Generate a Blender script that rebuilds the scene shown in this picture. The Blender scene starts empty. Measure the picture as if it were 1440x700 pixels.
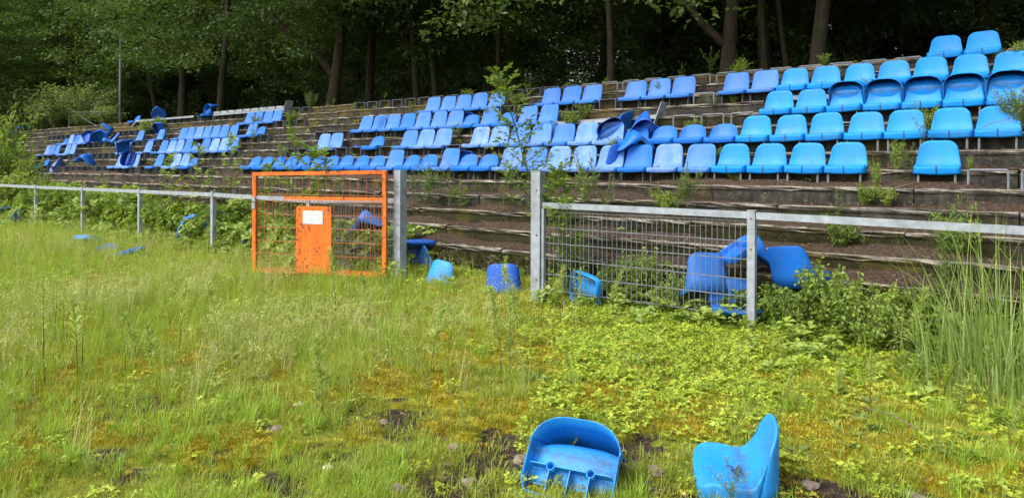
import bpy, bmesh, math, random
import numpy as np
from mathutils import Matrix, Vector

random.seed(7)
RNG = np.random.default_rng(11)
SC = bpy.context.scene
COL = SC.collection
R = math.radians

# ------------------------------------------------------------------ camera
F_PX, CAM_H = 940.0, 1.5                   # focal length in photo pixels, eye height
TH = math.atan(940 / 1270)                 # angle between the view axis and the normal of the terrace
CT, ST = math.cos(TH), math.sin(TH)
ROLL = 0.0035
cam_data = bpy.data.cameras.new("camera")
cam = bpy.data.objects.new("camera", cam_data)
COL.objects.link(cam)
cam_data.sensor_width = 36.0
cam_data.lens = 36.0 * F_PX / 1440.0
cam_data.shift_y = -(350 - 236.3) / 1440.0
cam_data.clip_start, cam_data.clip_end = 0.05, 3000
cam.matrix_world = Matrix.Translation((0, 0, CAM_H)) @ Matrix.Rotation(TH, 4, 'Z') @ Matrix.Rotation(R(90), 4, 'X') @ Matrix.Rotation(ROLL, 4, 'Z')
SC.camera = cam

# ------------------------------------------------------------------ sky, sun, exposure (bright overcast)
SUN_AZ, SUN_EL = R(205), R(52)             # azimuth measured from +y towards +x
world = bpy.data.worlds.new("World")
SC.world = world
world.use_nodes = True
wn = world.node_tree
for n in list(wn.nodes): wn.nodes.remove(n)
sky = wn.nodes.new('ShaderNodeTexSky')
sky.sky_type = 'NISHITA'
sky.sun_disc = False
sky.sun_elevation = SUN_EL
sky.sun_rotation = SUN_AZ
sky.dust_density = 4.0
sky.air_density = 1.0
hs = wn.nodes.new('ShaderNodeHueSaturation')
hs.inputs['Saturation'].default_value = 0.5
bg = wn.nodes.new('ShaderNodeBackground')
bg.inputs['Strength'].default_value = 0.15
wo = wn.nodes.new('ShaderNodeOutputWorld')
wn.links.new(sky.outputs[0], hs.inputs['Color'])
wn.links.new(hs.outputs[0], bg.inputs['Color'])
wn.links.new(bg.outputs[0], wo.inputs['Surface'])
sun_data = bpy.data.lights.new("sun", 'SUN')
sun_data.energy = 1.1
sun_data.angle = R(35)
sun_data.color = (1.0, 0.99, 0.97)
sun = bpy.data.objects.new("sun", sun_data)
COL.objects.link(sun)
to_sun = Vector((math.sin(SUN_AZ) * math.cos(SUN_EL), math.cos(SUN_AZ) * math.cos(SUN_EL), math.sin(SUN_EL)))
sun.rotation_euler = to_sun.to_track_quat('Z', 'Y').to_euler()
SC.view_settings.view_transform = 'Standard'
SC.view_settings.look = 'None'
SC.view_settings.gamma = 1.0
SC.view_settings.exposure = 1.22
SC.cycles.max_bounces = 6
SC.cycles.diffuse_bounces = 3
SC.cycles.glossy_bounces = 2
SC.cycles.transmission_bounces = 4
SC.cycles.transparent_max_bounces = 4

# ------------------------------------------------------------------ pixel helpers (a pixel gives a direction; the distance comes from what it touches)
def hor(x): return 236.3 + (x - 720) * ROLL

def u_at(x, v):
    """u of the point seen at photo column x on the plane at distance v parallel to the terrace"""
    k = (x - 720) / F_PX
    return v * (k * CT - ST) / (CT + k * ST)

def on_ground(x, y, h=0.0):
    """point at height h seen at photo pixel (x, y)"""
    Z = F_PX * (CAM_H - h) / (y - hor(x))
    X = Z * (x - 720) / F_PX
    return X * CT - Z * ST, X * ST + Z * CT

def h_at(x, y, v):
    """height of the point seen at pixel (x, y) at terrace distance v"""
    k = (x - 720) / F_PX
    Z = v / (CT + k * ST)
    return CAM_H - (y - hor(x)) * Z / F_PX

def proj(u, v, h=0.0):
    X = u * CT + v * ST
    Z = np.maximum(-u * ST + v * CT, 0.05)
    x = 720 + F_PX * X / Z
    return x, 236.3 + (x - 720) * ROLL - F_PX * (h - CAM_H) / Z, Z

CAM_RIGHT = Vector((CT, ST, 0)); CAM_FWD = Vector((-ST, CT, 0)); UP = Vector((0, 0, 1))

# ------------------------------------------------------------------ numpy value noise
_PERM = np.random.default_rng(3).random((256, 256))
def vnoise(x, y):
    x = np.asarray(x, float); y = np.asarray(y, float)
    xi = np.floor(x).astype(int); yi = np.floor(y).astype(int)
    fx = x - xi; fy = y - yi
    fx = fx * fx * (3 - 2 * fx); fy = fy * fy * (3 - 2 * fy)
    g = lambda a, b: _PERM[a % 256, b % 256]
    return (g(xi, yi) * (1 - fx) + g(xi + 1, yi) * fx) * (1 - fy) + (g(xi, yi + 1) * (1 - fx) + g(xi + 1, yi + 1) * fx) * fy
def fbm(x, y, o=4):
    s, a, t = 0, .5, 0
    for i in range(o):
        s = s + a * vnoise(np.asarray(x) * 2 ** i + 17.3 * i, np.asarray(y) * 2 ** i + 9.1 * i); t += a; a *= .5
    return s / t
def sstep(a, b, x):
    t = np.clip((x - a) / (b - a), 0, 1); return t * t * (3 - 2 * t)

# ------------------------------------------------------------------ materials
class NT:
    def __init__(self, name):
        self.m = bpy.data.materials.new(name); self.m.use_nodes = True
        self.t = self.m.node_tree
        for n in list(self.t.nodes): self.t.nodes.remove(n)
        self.out = self.n('ShaderNodeOutputMaterial')
    def n(self, kind, **kw):
        nd = self.t.nodes.new(kind)
        for k, v in kw.items(): setattr(nd, k, v)
        return nd
    def l(self, a, b): self.t.links.new(a, b)
    def val(self, sock, v):
        if isinstance(v, bpy.types.NodeSocket): self.l(v, sock)
        else: sock.default_value = v
    def noise(self, scale, detail=4, rough=.6, vec=None, out='Fac', dist=0.0):
        nd = self.n('ShaderNodeTexNoise'); nd.inputs['Scale'].default_value = scale
        nd.inputs['Detail'].default_value = detail; nd.inputs['Roughness'].default_value = rough
        nd.inputs['Distortion'].default_value = dist
        if vec is not None: self.l(vec, nd.inputs['Vector'])
        return nd.outputs[out]
    def ramp(self, fac, stops):
        nd = self.n('ShaderNodeValToRGB'); e = nd.color_ramp.elements
        while len(e) < len(stops): e.new(.5)
        for i, (p, c) in enumerate(stops):
            e[i].position = p; e[i].color = (*c, 1) if isinstance(c, (tuple, list)) else (c, c, c, 1)
        self.val(nd.inputs['Fac'], fac); return nd.outputs['Color']
    def mix(self, fac, a, b, mode='MIX'):
        nd = self.n('ShaderNodeMix', data_type='RGBA', blend_type=mode)
        self.val(nd.inputs[0], fac)
        for s, v in ((nd.inputs[6], a), (nd.inputs[7], b)):
            self.val(s, (*v, 1) if isinstance(v, tuple) and len(v) == 3 else v)
        return nd.outputs[2]
    def math(self, op, a, b=0.0, clamp=False):
        nd = self.n('ShaderNodeMath', operation=op, use_clamp=clamp)
        self.val(nd.inputs[0], a); self.val(nd.inputs[1], b); return nd.outputs[0]
    def rng(self, v, a, b, c=0.0, d=1.0):
        nd = self.n('ShaderNodeMapRange'); self.val(nd.inputs[0], v)
        for i, q in enumerate((a, b, c, d)): nd.inputs[i + 1].default_value = q
        return nd.outputs[0]
    def attr(self, name, typ='GEOMETRY'):
        nd = self.n('ShaderNodeAttribute', attribute_type=typ, attribute_name=name); return nd
    def bump(self, h, strength=.3, dist=.02):
        nd = self.n('ShaderNodeBump'); nd.inputs['Strength'].default_value = strength
        nd.inputs['Distance'].default_value = dist; self.l(h, nd.inputs['Height']); return nd.outputs[0]
    def principled(self, color, rough=.6, metal=0.0, normal=None, spec=.5):
        p = self.n('ShaderNodeBsdfPrincipled')
        self.val(p.inputs['Base Color'], (*color, 1) if isinstance(color, tuple) and len(color) == 3 else color)
        self.val(p.inputs['Roughness'], rough); self.val(p.inputs['Metallic'], metal)
        p.inputs['Specular IOR Level'].default_value = spec
        if normal is not None: self.l(normal, p.inputs['Normal'])
        self.l(p.outputs[0], self.out.inputs['Surface']); return p
    def pos(self): return self.n('ShaderNodeNewGeometry').outputs['Position']
    def objco(self): return self.n('ShaderNodeTexCoord').outputs['Object']
    def rand(self): return self.n('ShaderNodeObjectInfo').outputs['Random']

def leaf_material(name, dark, mid, light, trans=.35, rough=.55, use_tint=False):
    t = NT(name)
    r = t.rand()
    at = t.attr('shade').outputs['Fac']                    # per-leaf colour variety
    f = t.math('ADD', t.math('MULTIPLY', r, .45), t.math('MULTIPLY', at, .55))
    c = t.ramp(f, [(.05, dark), (.5, mid), (.95, light)])
    d = t.n('ShaderNodeBsdfDiffuse'); t.l(c, d.inputs['Color'])
    tr = t.n('ShaderNodeBsdfTranslucent')
    t.l(t.mix(.5, c, t.mix(1.0, c, (1.0, 1.0, .45), 'MULTIPLY')), tr.inputs['Color'])
    g = t.n('ShaderNodeBsdfGlossy'); g.inputs['Roughness'].default_value = rough
    g.inputs['Color'].default_value = (1, 1, 1, 1)
    m1 = t.n('ShaderNodeMixShader'); m1.inputs[0].default_value = trans
    t.l(d.outputs[0], m1.inputs[1]); t.l(tr.outputs[0], m1.inputs[2])
    m2 = t.n('ShaderNodeMixShader'); m2.inputs[0].default_value = .025
    t.l(m1.outputs[0], m2.inputs[1]); t.l(g.outputs[0], m2.inputs[2])
    t.l(m2.outputs[0], t.out.inputs['Surface'])
    return t.m

M = {}
M['leaf_tree'] = leaf_material('tree leaves', (.022, .044, .008), (.052, .095, .016), (.12, .18, .03), .4)
M['leaf_tree_light'] = leaf_material('lit tone tree leaves', (.035, .075, .012), (.075, .14, .022), (.15, .235, .042), .45)  # tree leaves again, brighter: light on the open canopy edge put into colour
M['leaf_wood'] = leaf_material('deep wood leaves', (.022, .042, .010), (.046, .084, .018), (.095, .15, .032), .35)
M['leaf_red'] = leaf_material('dark red leaves', (.03, .004, .004), (.06, .008, .008), (.10, .02, .015), .3)
M['leaf_shrub'] = leaf_material('shrub leaves', (.10, .16, .035), (.18, .26, .06), (.27, .37, .095), .4)
M['leaf_bramble'] = leaf_material('bramble leaves', (.12, .19, .025), (.24, .34, .05), (.38, .47, .08), .4)
M['leaf_sapling'] = leaf_material('sapling leaves', (.10, .18, .02), (.20, .30, .035), (.34, .42, .06), .45)
M['leaf_weed'] = leaf_material('weed leaves', (.09, .15, .03), (.16, .24, .05), (.25, .35, .08), .35)
M['leaf_clover'] = leaf_material('ground cover leaves', (.12, .21, .015), (.32, .42, .03), (.58, .60, .06), .35)
M['leaf_autumn'] = leaf_material('yellowed leaves', (.30, .10, .015), (.42, .28, .03), (.50, .42, .05), .3)
M['leaf_stalk'] = leaf_material('stalk leaves', (.24, .34, .06), (.38, .48, .10), (.55, .62, .18), .5)
M['grass'] = leaf_material('lawn grass', (.13, .19, .018), (.31, .38, .04), (.53, .57, .09), .35)
M['grass_fresh'] = leaf_material('fresh grass', (.14, .26, .02), (.28, .44, .035), (.46, .60, .07), .4)
M['grass_dry'] = leaf_material('dry seed grass', (.32, .32, .10), (.46, .46, .17), (.60, .59, .29), .3)
M['reed'] = leaf_material('reed blades', (.12, .19, .03), (.22, .32, .06), (.40, .48, .16), .35)
M['moss'] = leaf_material('moss', (.22, .15, .009), (.38, .31, .016), (.42, .41, .03), .2)
M['stepmoss'] = leaf_material('step moss', (.02, .022, .004), (.06, .06, .008), (.12, .12, .015), .2)
M['litter'] = leaf_material('dead leaves', (.035, .018, .010), (.10, .055, .032), (.24, .15, .10), .1)
M['stem_dark'] = (lambda t: (t.principled(t.ramp(t.rand(), [(0, (.035, .02, .015)), (1, (.07, .05, .025))]), .7), t.m)[1])(NT('dark stems'))
M['stem_green'] = (lambda t: (t.principled(t.ramp(t.rand(), [(0, (.06, .07, .02)), (1, (.10, .09, .04))]), .7), t.m)[1])(NT('green stems'))
M['stem_red'] = (lambda t: (t.principled((.16, .02, .02), .6), t.m)[1])(NT('red stems'))

def mk_bark():
    t = NT('bark'); p = t.pos()
    mp = t.n('ShaderNodeMapping'); mp.inputs['Scale'].default_value = (1, 1, .18); t.l(p, mp.inputs['Vector'])
    a = t.noise(14, 6, .65, mp.outputs[0]); b = t.noise(1.3, 3, .5, p)
    c = t.ramp(a, [(.3, (.010, .008, .006)), (.55, (.034, .025, .017)), (.75, (.068, .052, .037))])
    c = t.mix(t.rng(b, .45, .68), c, (.030, .034, .013))
    t.principled(c, .9, 0, t.bump(a, .8, .03), .2); return t.m
M['bark'] = mk_bark()

def mk_concrete():
    t = NT('weathered concrete'); p = t.pos(); o = t.objco()
    big = t.noise(.9, 4, .6, p); mid = t.noise(6, 6, .7, p); fine = t.noise(55, 4, .7, p)
    c = t.ramp(mid, [(.28, (.024, .022, .019)), (.5, (.062, .056, .048)), (.72, (.13, .118, .102))])
    c = t.mix(t.rng(fine, .5, .8), c, (.05, .04, .03))
    sep = t.n('ShaderNodeSeparateXYZ'); t.l(o, sep.inputs[0])
    nrm = t.n('ShaderNodeSeparateXYZ'); t.l(t.n('ShaderNodeNewGeometry').outputs['True Normal'], nrm.inputs[0])
    upf = t.rng(nrm.outputs[2], .3, .7)
    # bare light nosing along the front edge of each tread, leaf soil lying behind it
    edge = t.math('ADD', sep.outputs[1], t.math('MULTIPLY', t.math('SUBTRACT', t.noise(5.5, 5, .7, p), .5), .17))
    nosing = t.math('MULTIPLY', t.math('MULTIPLY', t.rng(edge, .10, .05), upf), t.math('MULTIPLY', t.rng(t.noise(1.7, 4, .7, p), .34, .52, .35, 1.0), t.rng(t.noise(13, 4, .7, p), .36, .56, .35, 1.0)))
    soil = t.math('MULTIPLY', t.rng(edge, .06, .12), upf)
    c = t.mix(t.math('MULTIPLY', soil, .85), c, t.ramp(mid, [(.35, (.032, .022, .015)), (.7, (.085, .056, .040))]))
    c = t.mix(t.math('MULTIPLY', nosing, .92), c, t.ramp(mid, [(.3, (.22, .19, .15)), (.7, (.44, .39, .32))]))
    dm = t.n('ShaderNodeMapping'); dm.inputs['Scale'].default_value = (9, 9, 1.6); t.l(p, dm.inputs['Vector'])
    drip = t.math('MULTIPLY', t.rng(t.noise(1, 5, .7, dm.outputs[0]), .44, .66), t.math('SUBTRACT', 1.0, upf))
    c = t.mix(t.math('MULTIPLY', drip, .75), c, (.016, .013, .010))
    c = t.mix(t.math('MULTIPLY', t.rng(t.noise(34, 2, .5, p), .66, .72), .6), c, (.26, .25, .215))
    # moss and algae on the risers, heavier low on the bank
    wz = t.n('ShaderNodeSeparateXYZ'); t.l(p, wz.inputs[0])
    low = t.rng(wz.outputs[2], 1.15, .55, .0, .22)
    ris = t.math('SUBTRACT', 1.0, upf)
    ms = t.math('MULTIPLY', t.rng(t.math('ADD', t.noise(2.2, 6, .7, p), low), .49, .62), ris)
    c = t.mix(t.math('MULTIPLY', ms, .85), c, t.ramp(fine, [(.35, (.016, .015, .006)), (.7, (.055, .052, .012))]))
    yel = t.math('MULTIPLY', t.rng(t.math('ADD', big, t.rng(wz.outputs[2], 2.3, 3.1, 0, .12)), .60, .70), .55)
    c = t.mix(yel, c, (.15, .11, .022))
    h = t.math('ADD', mid, t.math('MULTIPLY', fine, .5))
    t.principled(c, .92, 0, t.bump(h, .9, .035), .15); return t.m
M['concrete'] = mk_concrete()

def mk_galv(name='galvanised steel', base=(.30, .33, .36)):
    t = NT(name); p = t.pos()
    a = t.noise(9, 5, .6, p); b = t.noise(60, 3, .6, p); big = t.noise(2, 3, .5, p)
    c = t.ramp(a, [(.3, tuple(x * .72 for x in base)), (.7, tuple(x * 1.25 for x in base))])
    c = t.mix(t.rng(b, .55, .75, 0, .5), c, tuple(x * .55 for x in base))
    c = t.mix(t.rng(t.math('ADD', big, t.math('MULTIPLY', b, .15)),   .76, .83), c, (.14, .07, .03))
    t.principled(c, .62, .25, t.bump(b, .12, .004), .4); return t.m
M['galv'] = mk_galv()
M['bracket'] = mk_galv('bracket steel', (.17, .185, .20))

def mk_orange():
    t = NT('orange paint'); p = t.pos(); mp = t.n('ShaderNodeMapping'); mp.inputs['Scale'].default_value = (1, 1, .35); t.l(p, mp.inputs['Vector'])
    a = t.noise(7, 5, .65, mp.outputs[0]); b = t.noise(22, 5, .7, p)
    c = t.ramp(a, [(.3, (.52, .10, .006)), (.6, (.75, .17, .012)), (.8, (.80, .22, .03))])
    c = t.mix(t.rng(t.math('ADD', b, t.math('MULTIPLY', t.noise(2.5, 3, .6, p), .3)), .70, .78), c, (.12, .045, .02))
    c = t.mix(t.rng(t.noise(4, 4, .7, mp.outputs[0]), .52, .75, 0, .45), c, (.36, .075, .012))
    t.principled(c, .6, 0, t.bump(b, .08, .004), .4); return t.m
M['orange'] = mk_orange()
def mk_plain(name, c, rough=.5, metal=0.0, var=.25, scale=12):
    t = NT(name); a = t.noise(scale, 4, .6, t.objco())
    col = t.ramp(a, [(.3, tuple(x * (1 - var) for x in c)), (.7, tuple(min(1, x * (1 + var)) for x in c))])
    t.principled(col, rough, metal); return t.m
M['orange_wire'] = mk_plain('rusty orange wire', (.42, .11, .03), .6)
M['rust'] = mk_plain('rusted steel', (.16, .06, .03), .8)
M['paper'] = mk_plain('white paper', (.55, .57, .57), .95, 0, .06, 9)
M['scrap'] = mk_plain('white scrap', (.62, .64, .66), .6, 0, .2, 30)
M['clip'] = mk_plain('dark clip', (.012, .018, .03), .5)
M['stone'] = mk_plain('field stone', (.20, .15, .13), .9, 0, .35, 30)
M['pole'] = mk_plain('grey pole', (.06, .066, .066), .6, .2)
M['twig'] = mk_plain('dry twig', (.16, .11, .08), .9)

def mk_seat(name, c, pale, amount, rough=.42):
    """moulded plastic; bleached and dirty patches where the sun and rain got at it"""
    t = NT(name); o = t.objco(); info = t.n('ShaderNodeObjectInfo')
    off = t.n('ShaderNodeVectorMath', operation='ADD'); t.l(o, off.inputs[0]); 
    sc = t.n('ShaderNodeVectorMath', operation='SCALE'); t.l(info.outputs['Location'], sc.inputs[0]); sc.inputs['Scale'].default_value = 3.1
    t.l(sc.outputs[0], off.inputs[1]); v = off.outputs[0]
    r = info.outputs['Random']
    mp = t.n('ShaderNodeMapping'); mp.inputs['Scale'].default_value = (1, 1, .4); t.l(v, mp.inputs['Vector'])
    a = t.noise(6, 5, .6, mp.outputs[0]); b = t.noise(70, 5, .7, v); big = t.noise(3.2, 2, .5, v)
    base = t.mix(t.rng(a, .35, .7, 0, .45), (*c, 1), tuple(x * .82 for x in c))
    amt = t.math('MULTIPLY', t.rng(r, 0, 1, .45, 1.15), amount)
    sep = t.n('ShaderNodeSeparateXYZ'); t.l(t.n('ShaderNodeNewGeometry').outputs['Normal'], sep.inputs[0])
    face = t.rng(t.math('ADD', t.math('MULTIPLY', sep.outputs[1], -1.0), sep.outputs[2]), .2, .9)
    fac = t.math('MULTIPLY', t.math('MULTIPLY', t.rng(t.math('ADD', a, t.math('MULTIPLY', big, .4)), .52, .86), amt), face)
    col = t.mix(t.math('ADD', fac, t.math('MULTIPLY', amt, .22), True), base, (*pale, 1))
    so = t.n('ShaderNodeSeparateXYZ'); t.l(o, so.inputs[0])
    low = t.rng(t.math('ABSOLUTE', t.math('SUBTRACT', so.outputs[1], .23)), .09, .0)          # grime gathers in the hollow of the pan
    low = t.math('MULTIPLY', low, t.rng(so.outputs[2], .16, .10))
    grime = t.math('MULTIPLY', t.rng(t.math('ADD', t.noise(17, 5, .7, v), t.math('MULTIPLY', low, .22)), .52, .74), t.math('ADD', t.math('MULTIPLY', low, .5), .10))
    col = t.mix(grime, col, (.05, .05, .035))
    dirt = t.math('MULTIPLY', t.rng(t.math('ADD', b, t.math('MULTIPLY', big, .35)), .68, .84), .5)
    col = t.mix(dirt, col, (.06, .06, .045))
    scr = t.n('ShaderNodeMapping'); scr.inputs['Scale'].default_value = (55, 9, 9); scr.inputs['Rotation'].default_value = (.3, .5, .7); t.l(v, scr.inputs['Vector'])
    col = t.mix(t.rng(t.noise(3, 3, .7, scr.outputs[0]), .66, .74, 0, .28), col, (*[min(1, x * 1.5 + .1) for x in pale], 1))
    t.principled(col, t.rng(a, .3, .7, rough - .06, rough + .18), 0, t.bump(b, .05, .002), .22); return t.m
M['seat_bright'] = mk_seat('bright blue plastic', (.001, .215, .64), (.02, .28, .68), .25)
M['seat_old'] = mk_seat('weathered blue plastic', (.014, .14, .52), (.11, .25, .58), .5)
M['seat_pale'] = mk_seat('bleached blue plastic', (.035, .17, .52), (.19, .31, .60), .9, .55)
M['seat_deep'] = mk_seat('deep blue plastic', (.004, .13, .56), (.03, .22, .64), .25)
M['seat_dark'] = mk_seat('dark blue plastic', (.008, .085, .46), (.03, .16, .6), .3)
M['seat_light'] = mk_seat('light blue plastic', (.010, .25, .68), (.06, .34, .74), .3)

def mk_ground():
    t = NT('field ground'); p = t.pos()
    soil = t.attr('soil').outputs['Fac']; mo = t.attr('moss').outputs['Fac']; wood = t.attr('wood').outputs['Fac']
    a = t.noise(3, 6, .65, p); b = t.noise(26, 5, .7, p); f = t.noise(110, 4, .7, p)
    grass = t.ramp(b, [(.3, (.08, .09, .012)), (.55, (.19, .21, .024)), (.75, (.30, .31, .04))])
    moss = t.ramp(t.math('ADD', t.math('MULTIPLY', a, .5), t.math('MULTIPLY', b, .5)), [(.35, (.16, .11, .008)), (.5, (.30, .24, .016)), (.65, (.28, .29, .024))])
    earth = t.ramp(b, [(.3, (.018, .013, .010)), (.55, (.055, .038, .03)), (.75, (.12, .088, .07))])
    c = t.mix(t.rng(t.math('ADD', mo, t.math('MULTIPLY', t.math('SUBTRACT', b, .5), .6)), .4, .6), grass, moss)
    c = t.mix(t.rng(t.math('ADD', soil, t.math('MULTIPLY', t.math('SUBTRACT', b, .5), .7)), .42, .56), c, earth)
    c = t.mix(wood, c, t.ramp(b, [(.3, (.012, .009, .006)), (.7, (.045, .03, .02))]))
    t.principled(c, .95, 0, t.bump(t.math('ADD', b, f), .8, .02), .1); return t.m
M['ground'] = mk_ground()

# ------------------------------------------------------------------ object helpers
def link(name, data, parent=None, loc=(0, 0, 0), rot=(0, 0, 0), scale=None):
    o = bpy.data.objects.new(name, data); COL.objects.link(o)
    o.location = loc; o.rotation_euler = rot
    if scale is not None: o.scale = (scale,) * 3 if not hasattr(scale, '__len__') else scale
    if parent is not None: o.parent = parent
    return o
def tag(o, label, cat, group=None, kind=None):
    o['label'] = label
    if cat: o['category'] = cat
    if group: o['group'] = group
    if kind: o['kind'] = kind
    return o
def empty(name, loc=(0, 0, 0), rot=(0, 0, 0)):
    e = link(name, None, None, loc, rot); e.empty_display_size = .1; return e

class MB:
    """mesh buffer: boxes, tubes, leaves -> one mesh"""
    def __init__(self): self.v = []; self.f = []; self.n = 0; self.shade = []
    def add(self, verts, faces, shade=0.5):
        verts = np.asarray(verts, float); k = len(verts)
        self.v.append(verts); self.f.append((np.asarray(faces, int) + self.n)); self.n += k
        s = np.broadcast_to(np.asarray(shade, float), (k,)); self.shade.append(s)
    def box(self, c, s, rot=None):
        c = np.asarray(c, float); s = np.asarray(s, float) / 2
        q = np.array([[x, y, z] for x in (-1, 1) for y in (-1, 1) for z in (-1, 1)], float) * s
        if rot is not None: q = q @ np.array(rot.to_matrix().to_3x3()).T
        self.add(q + c, [[0, 1, 3, 2], [4, 6, 7, 5], [0, 4, 5, 1], [2, 3, 7, 6], [0, 2, 6, 4], [1, 5, 7, 3]])
    def bar(self, a, b, w, t=None):
        """rectangular bar from a to b, w wide and t thick"""
        a, b = Vector(a), Vector(b); d = b - a
        self.box((a + b) / 2, (w, t or w, d.length), d.to_track_quat('Z', 'Y'))
    def tube(self, pts, rad, sides=8, cap=True):
        pts = [Vector(p) for p in pts]; n = len(pts)
        rad = [rad] * n if not hasattr(rad, '__len__') else rad
        V = []
        ref = Vector((.31, .87, .38))
        for i, p in enumerate(pts):
            d = (pts[min(i + 1, n - 1)] - pts[max(i - 1, 0)]).normalized()
            x = d.cross(ref); x = x.normalized() if x.length > 1e-4 else Vector((1, 0, 0)); y = d.cross(x)
            for k in range(sides):
                a = 2 * math.pi * k / sides
                V.append(p + (x * math.cos(a) + y * math.sin(a)) * rad[i])
        Fc = [[i * sides + k, i * sides + (k + 1) % sides, (i + 1) * sides + (k + 1) % sides, (i + 1) * sides + k] for i in range(n - 1) for k in range(sides)]
        self.add([tuple(q) for q in V], Fc)
        if cap and sides % 2 == 0:
            for base in (0, (n - 1) * sides):
                idx = list(range(sides)); ff = []
                for k in range(0, sides // 2 - 1): ff.append([idx[k], idx[k + 1], idx[sides - 2 - k], idx[sides - 1 - k]])
                self.f.append(np.asarray(ff) + self.n - n * sides + base)
    def leaves(self, base, d, nrm, length, width, shade, fold=.15, droop=.0):
        """N folded diamond leaves"""
        base = np.asarray(base, float); N = len(base)
        d = d / np.maximum(np.linalg.norm(d, axis=1, keepdims=True), 1e-6)
        side = np.cross(d, nrm); side /= np.maximum(np.linalg.norm(side, axis=1, keepdims=True), 1e-6)
        up = np.cross(side, d)
        L = np.broadcast_to(np.asarray(length, float), (N,))[:, None]; W = np.broadcast_to(np.asarray(width, float), (N,))[:, None]
        mid = base + d * L * .48 + up * W * fold
        V = np.stack([base, mid + side * W * .5, base + d * L - up * L * droop, mid - side * W * .5], 1).reshape(-1, 3)
        Fc = np.arange(N * 4).reshape(-1, 4)
        self.add(V, Fc, np.repeat(np.broadcast_to(shade, (N,)), 4))
    def blades(self, base, dirs, length, width, bend, shade, seg=3):
        """N curved tapering grass blades; dirs = horizontal lean direction, bend = how far they lean"""
        base = np.asarray(base, float); N = len(base)
        h = np.concatenate([dirs[:, :2], np.zeros((N, 1))], 1); h /= np.maximum(np.linalg.norm(h, axis=1, keepdims=True), 1e-6)
        side = np.stack([-h[:, 1], h[:, 0], np.zeros(N)], 1)
        L = np.asarray(length)[:, None]; W = np.asarray(width)[:, None]; B = np.asarray(bend)[:, None]
        rows = []
        for k in range(seg + 1):
            t = k / seg
            c = base + np.array([0, 0, 1.0]) * L * (t - .5 * np.minimum(B, 1.4) * t * t * .75) + h * L * B * t * t * .62
            w = W * (1 - t) ** .7 * .5
            rows.append((c - side * w, c + side * w))
        V = np.stack([q for r in rows for q in r], 1).reshape(-1, 3)
        nv = 2 * (seg + 1); Fc = []
        for k in range(seg): Fc.append(np.array([2 * k, 2 * k + 1, 2 * k + 3, 2 * k + 2]))
        Fc = (np.arange(N)[:, None, None] * nv + np.array(Fc)[None]).reshape(-1, 4)
        self.add(V, Fc, np.repeat(np.broadcast_to(shade, (N,)), nv))
    def mesh(self, name, mat, smooth=False):
        me = bpy.data.meshes.new(name)
        V = np.concatenate(self.v).astype(np.float32); Fq = np.concatenate(self.f).astype(np.int32)
        me.vertices.add(len(V)); me.vertices.foreach_set('co', V.ravel())
        me.loops.add(Fq.size); me.loops.foreach_set('vertex_index', Fq.ravel())
        me.polygons.add(len(Fq)); me.polygons.foreach_set('loop_start', np.arange(0, Fq.size, Fq.shape[1], dtype=np.int32))
        me.polygons.foreach_set('loop_total', np.full(len(Fq), Fq.shape[1], np.int32))
        at = me.attributes.new('shade', 'FLOAT', 'POINT'); at.data.foreach_set('value', np.concatenate(self.shade).astype(np.float32))
        me.update(calc_edges=True)
        me.polygons.foreach_set('use_smooth', np.full(len(Fq), bool(smooth)))
        me.materials.append(M[mat] if isinstance(mat, str) else mat)
        return me
    def obj(self, name, mat, parent=None, smooth=False, **kw): return link(name, self.mesh(name, mat, smooth), parent, **kw)

def rand_unit(n, rng=RNG):
    v = rng.normal(size=(n, 3)); return v / np.linalg.norm(v, axis=1, keepdims=True)

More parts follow.
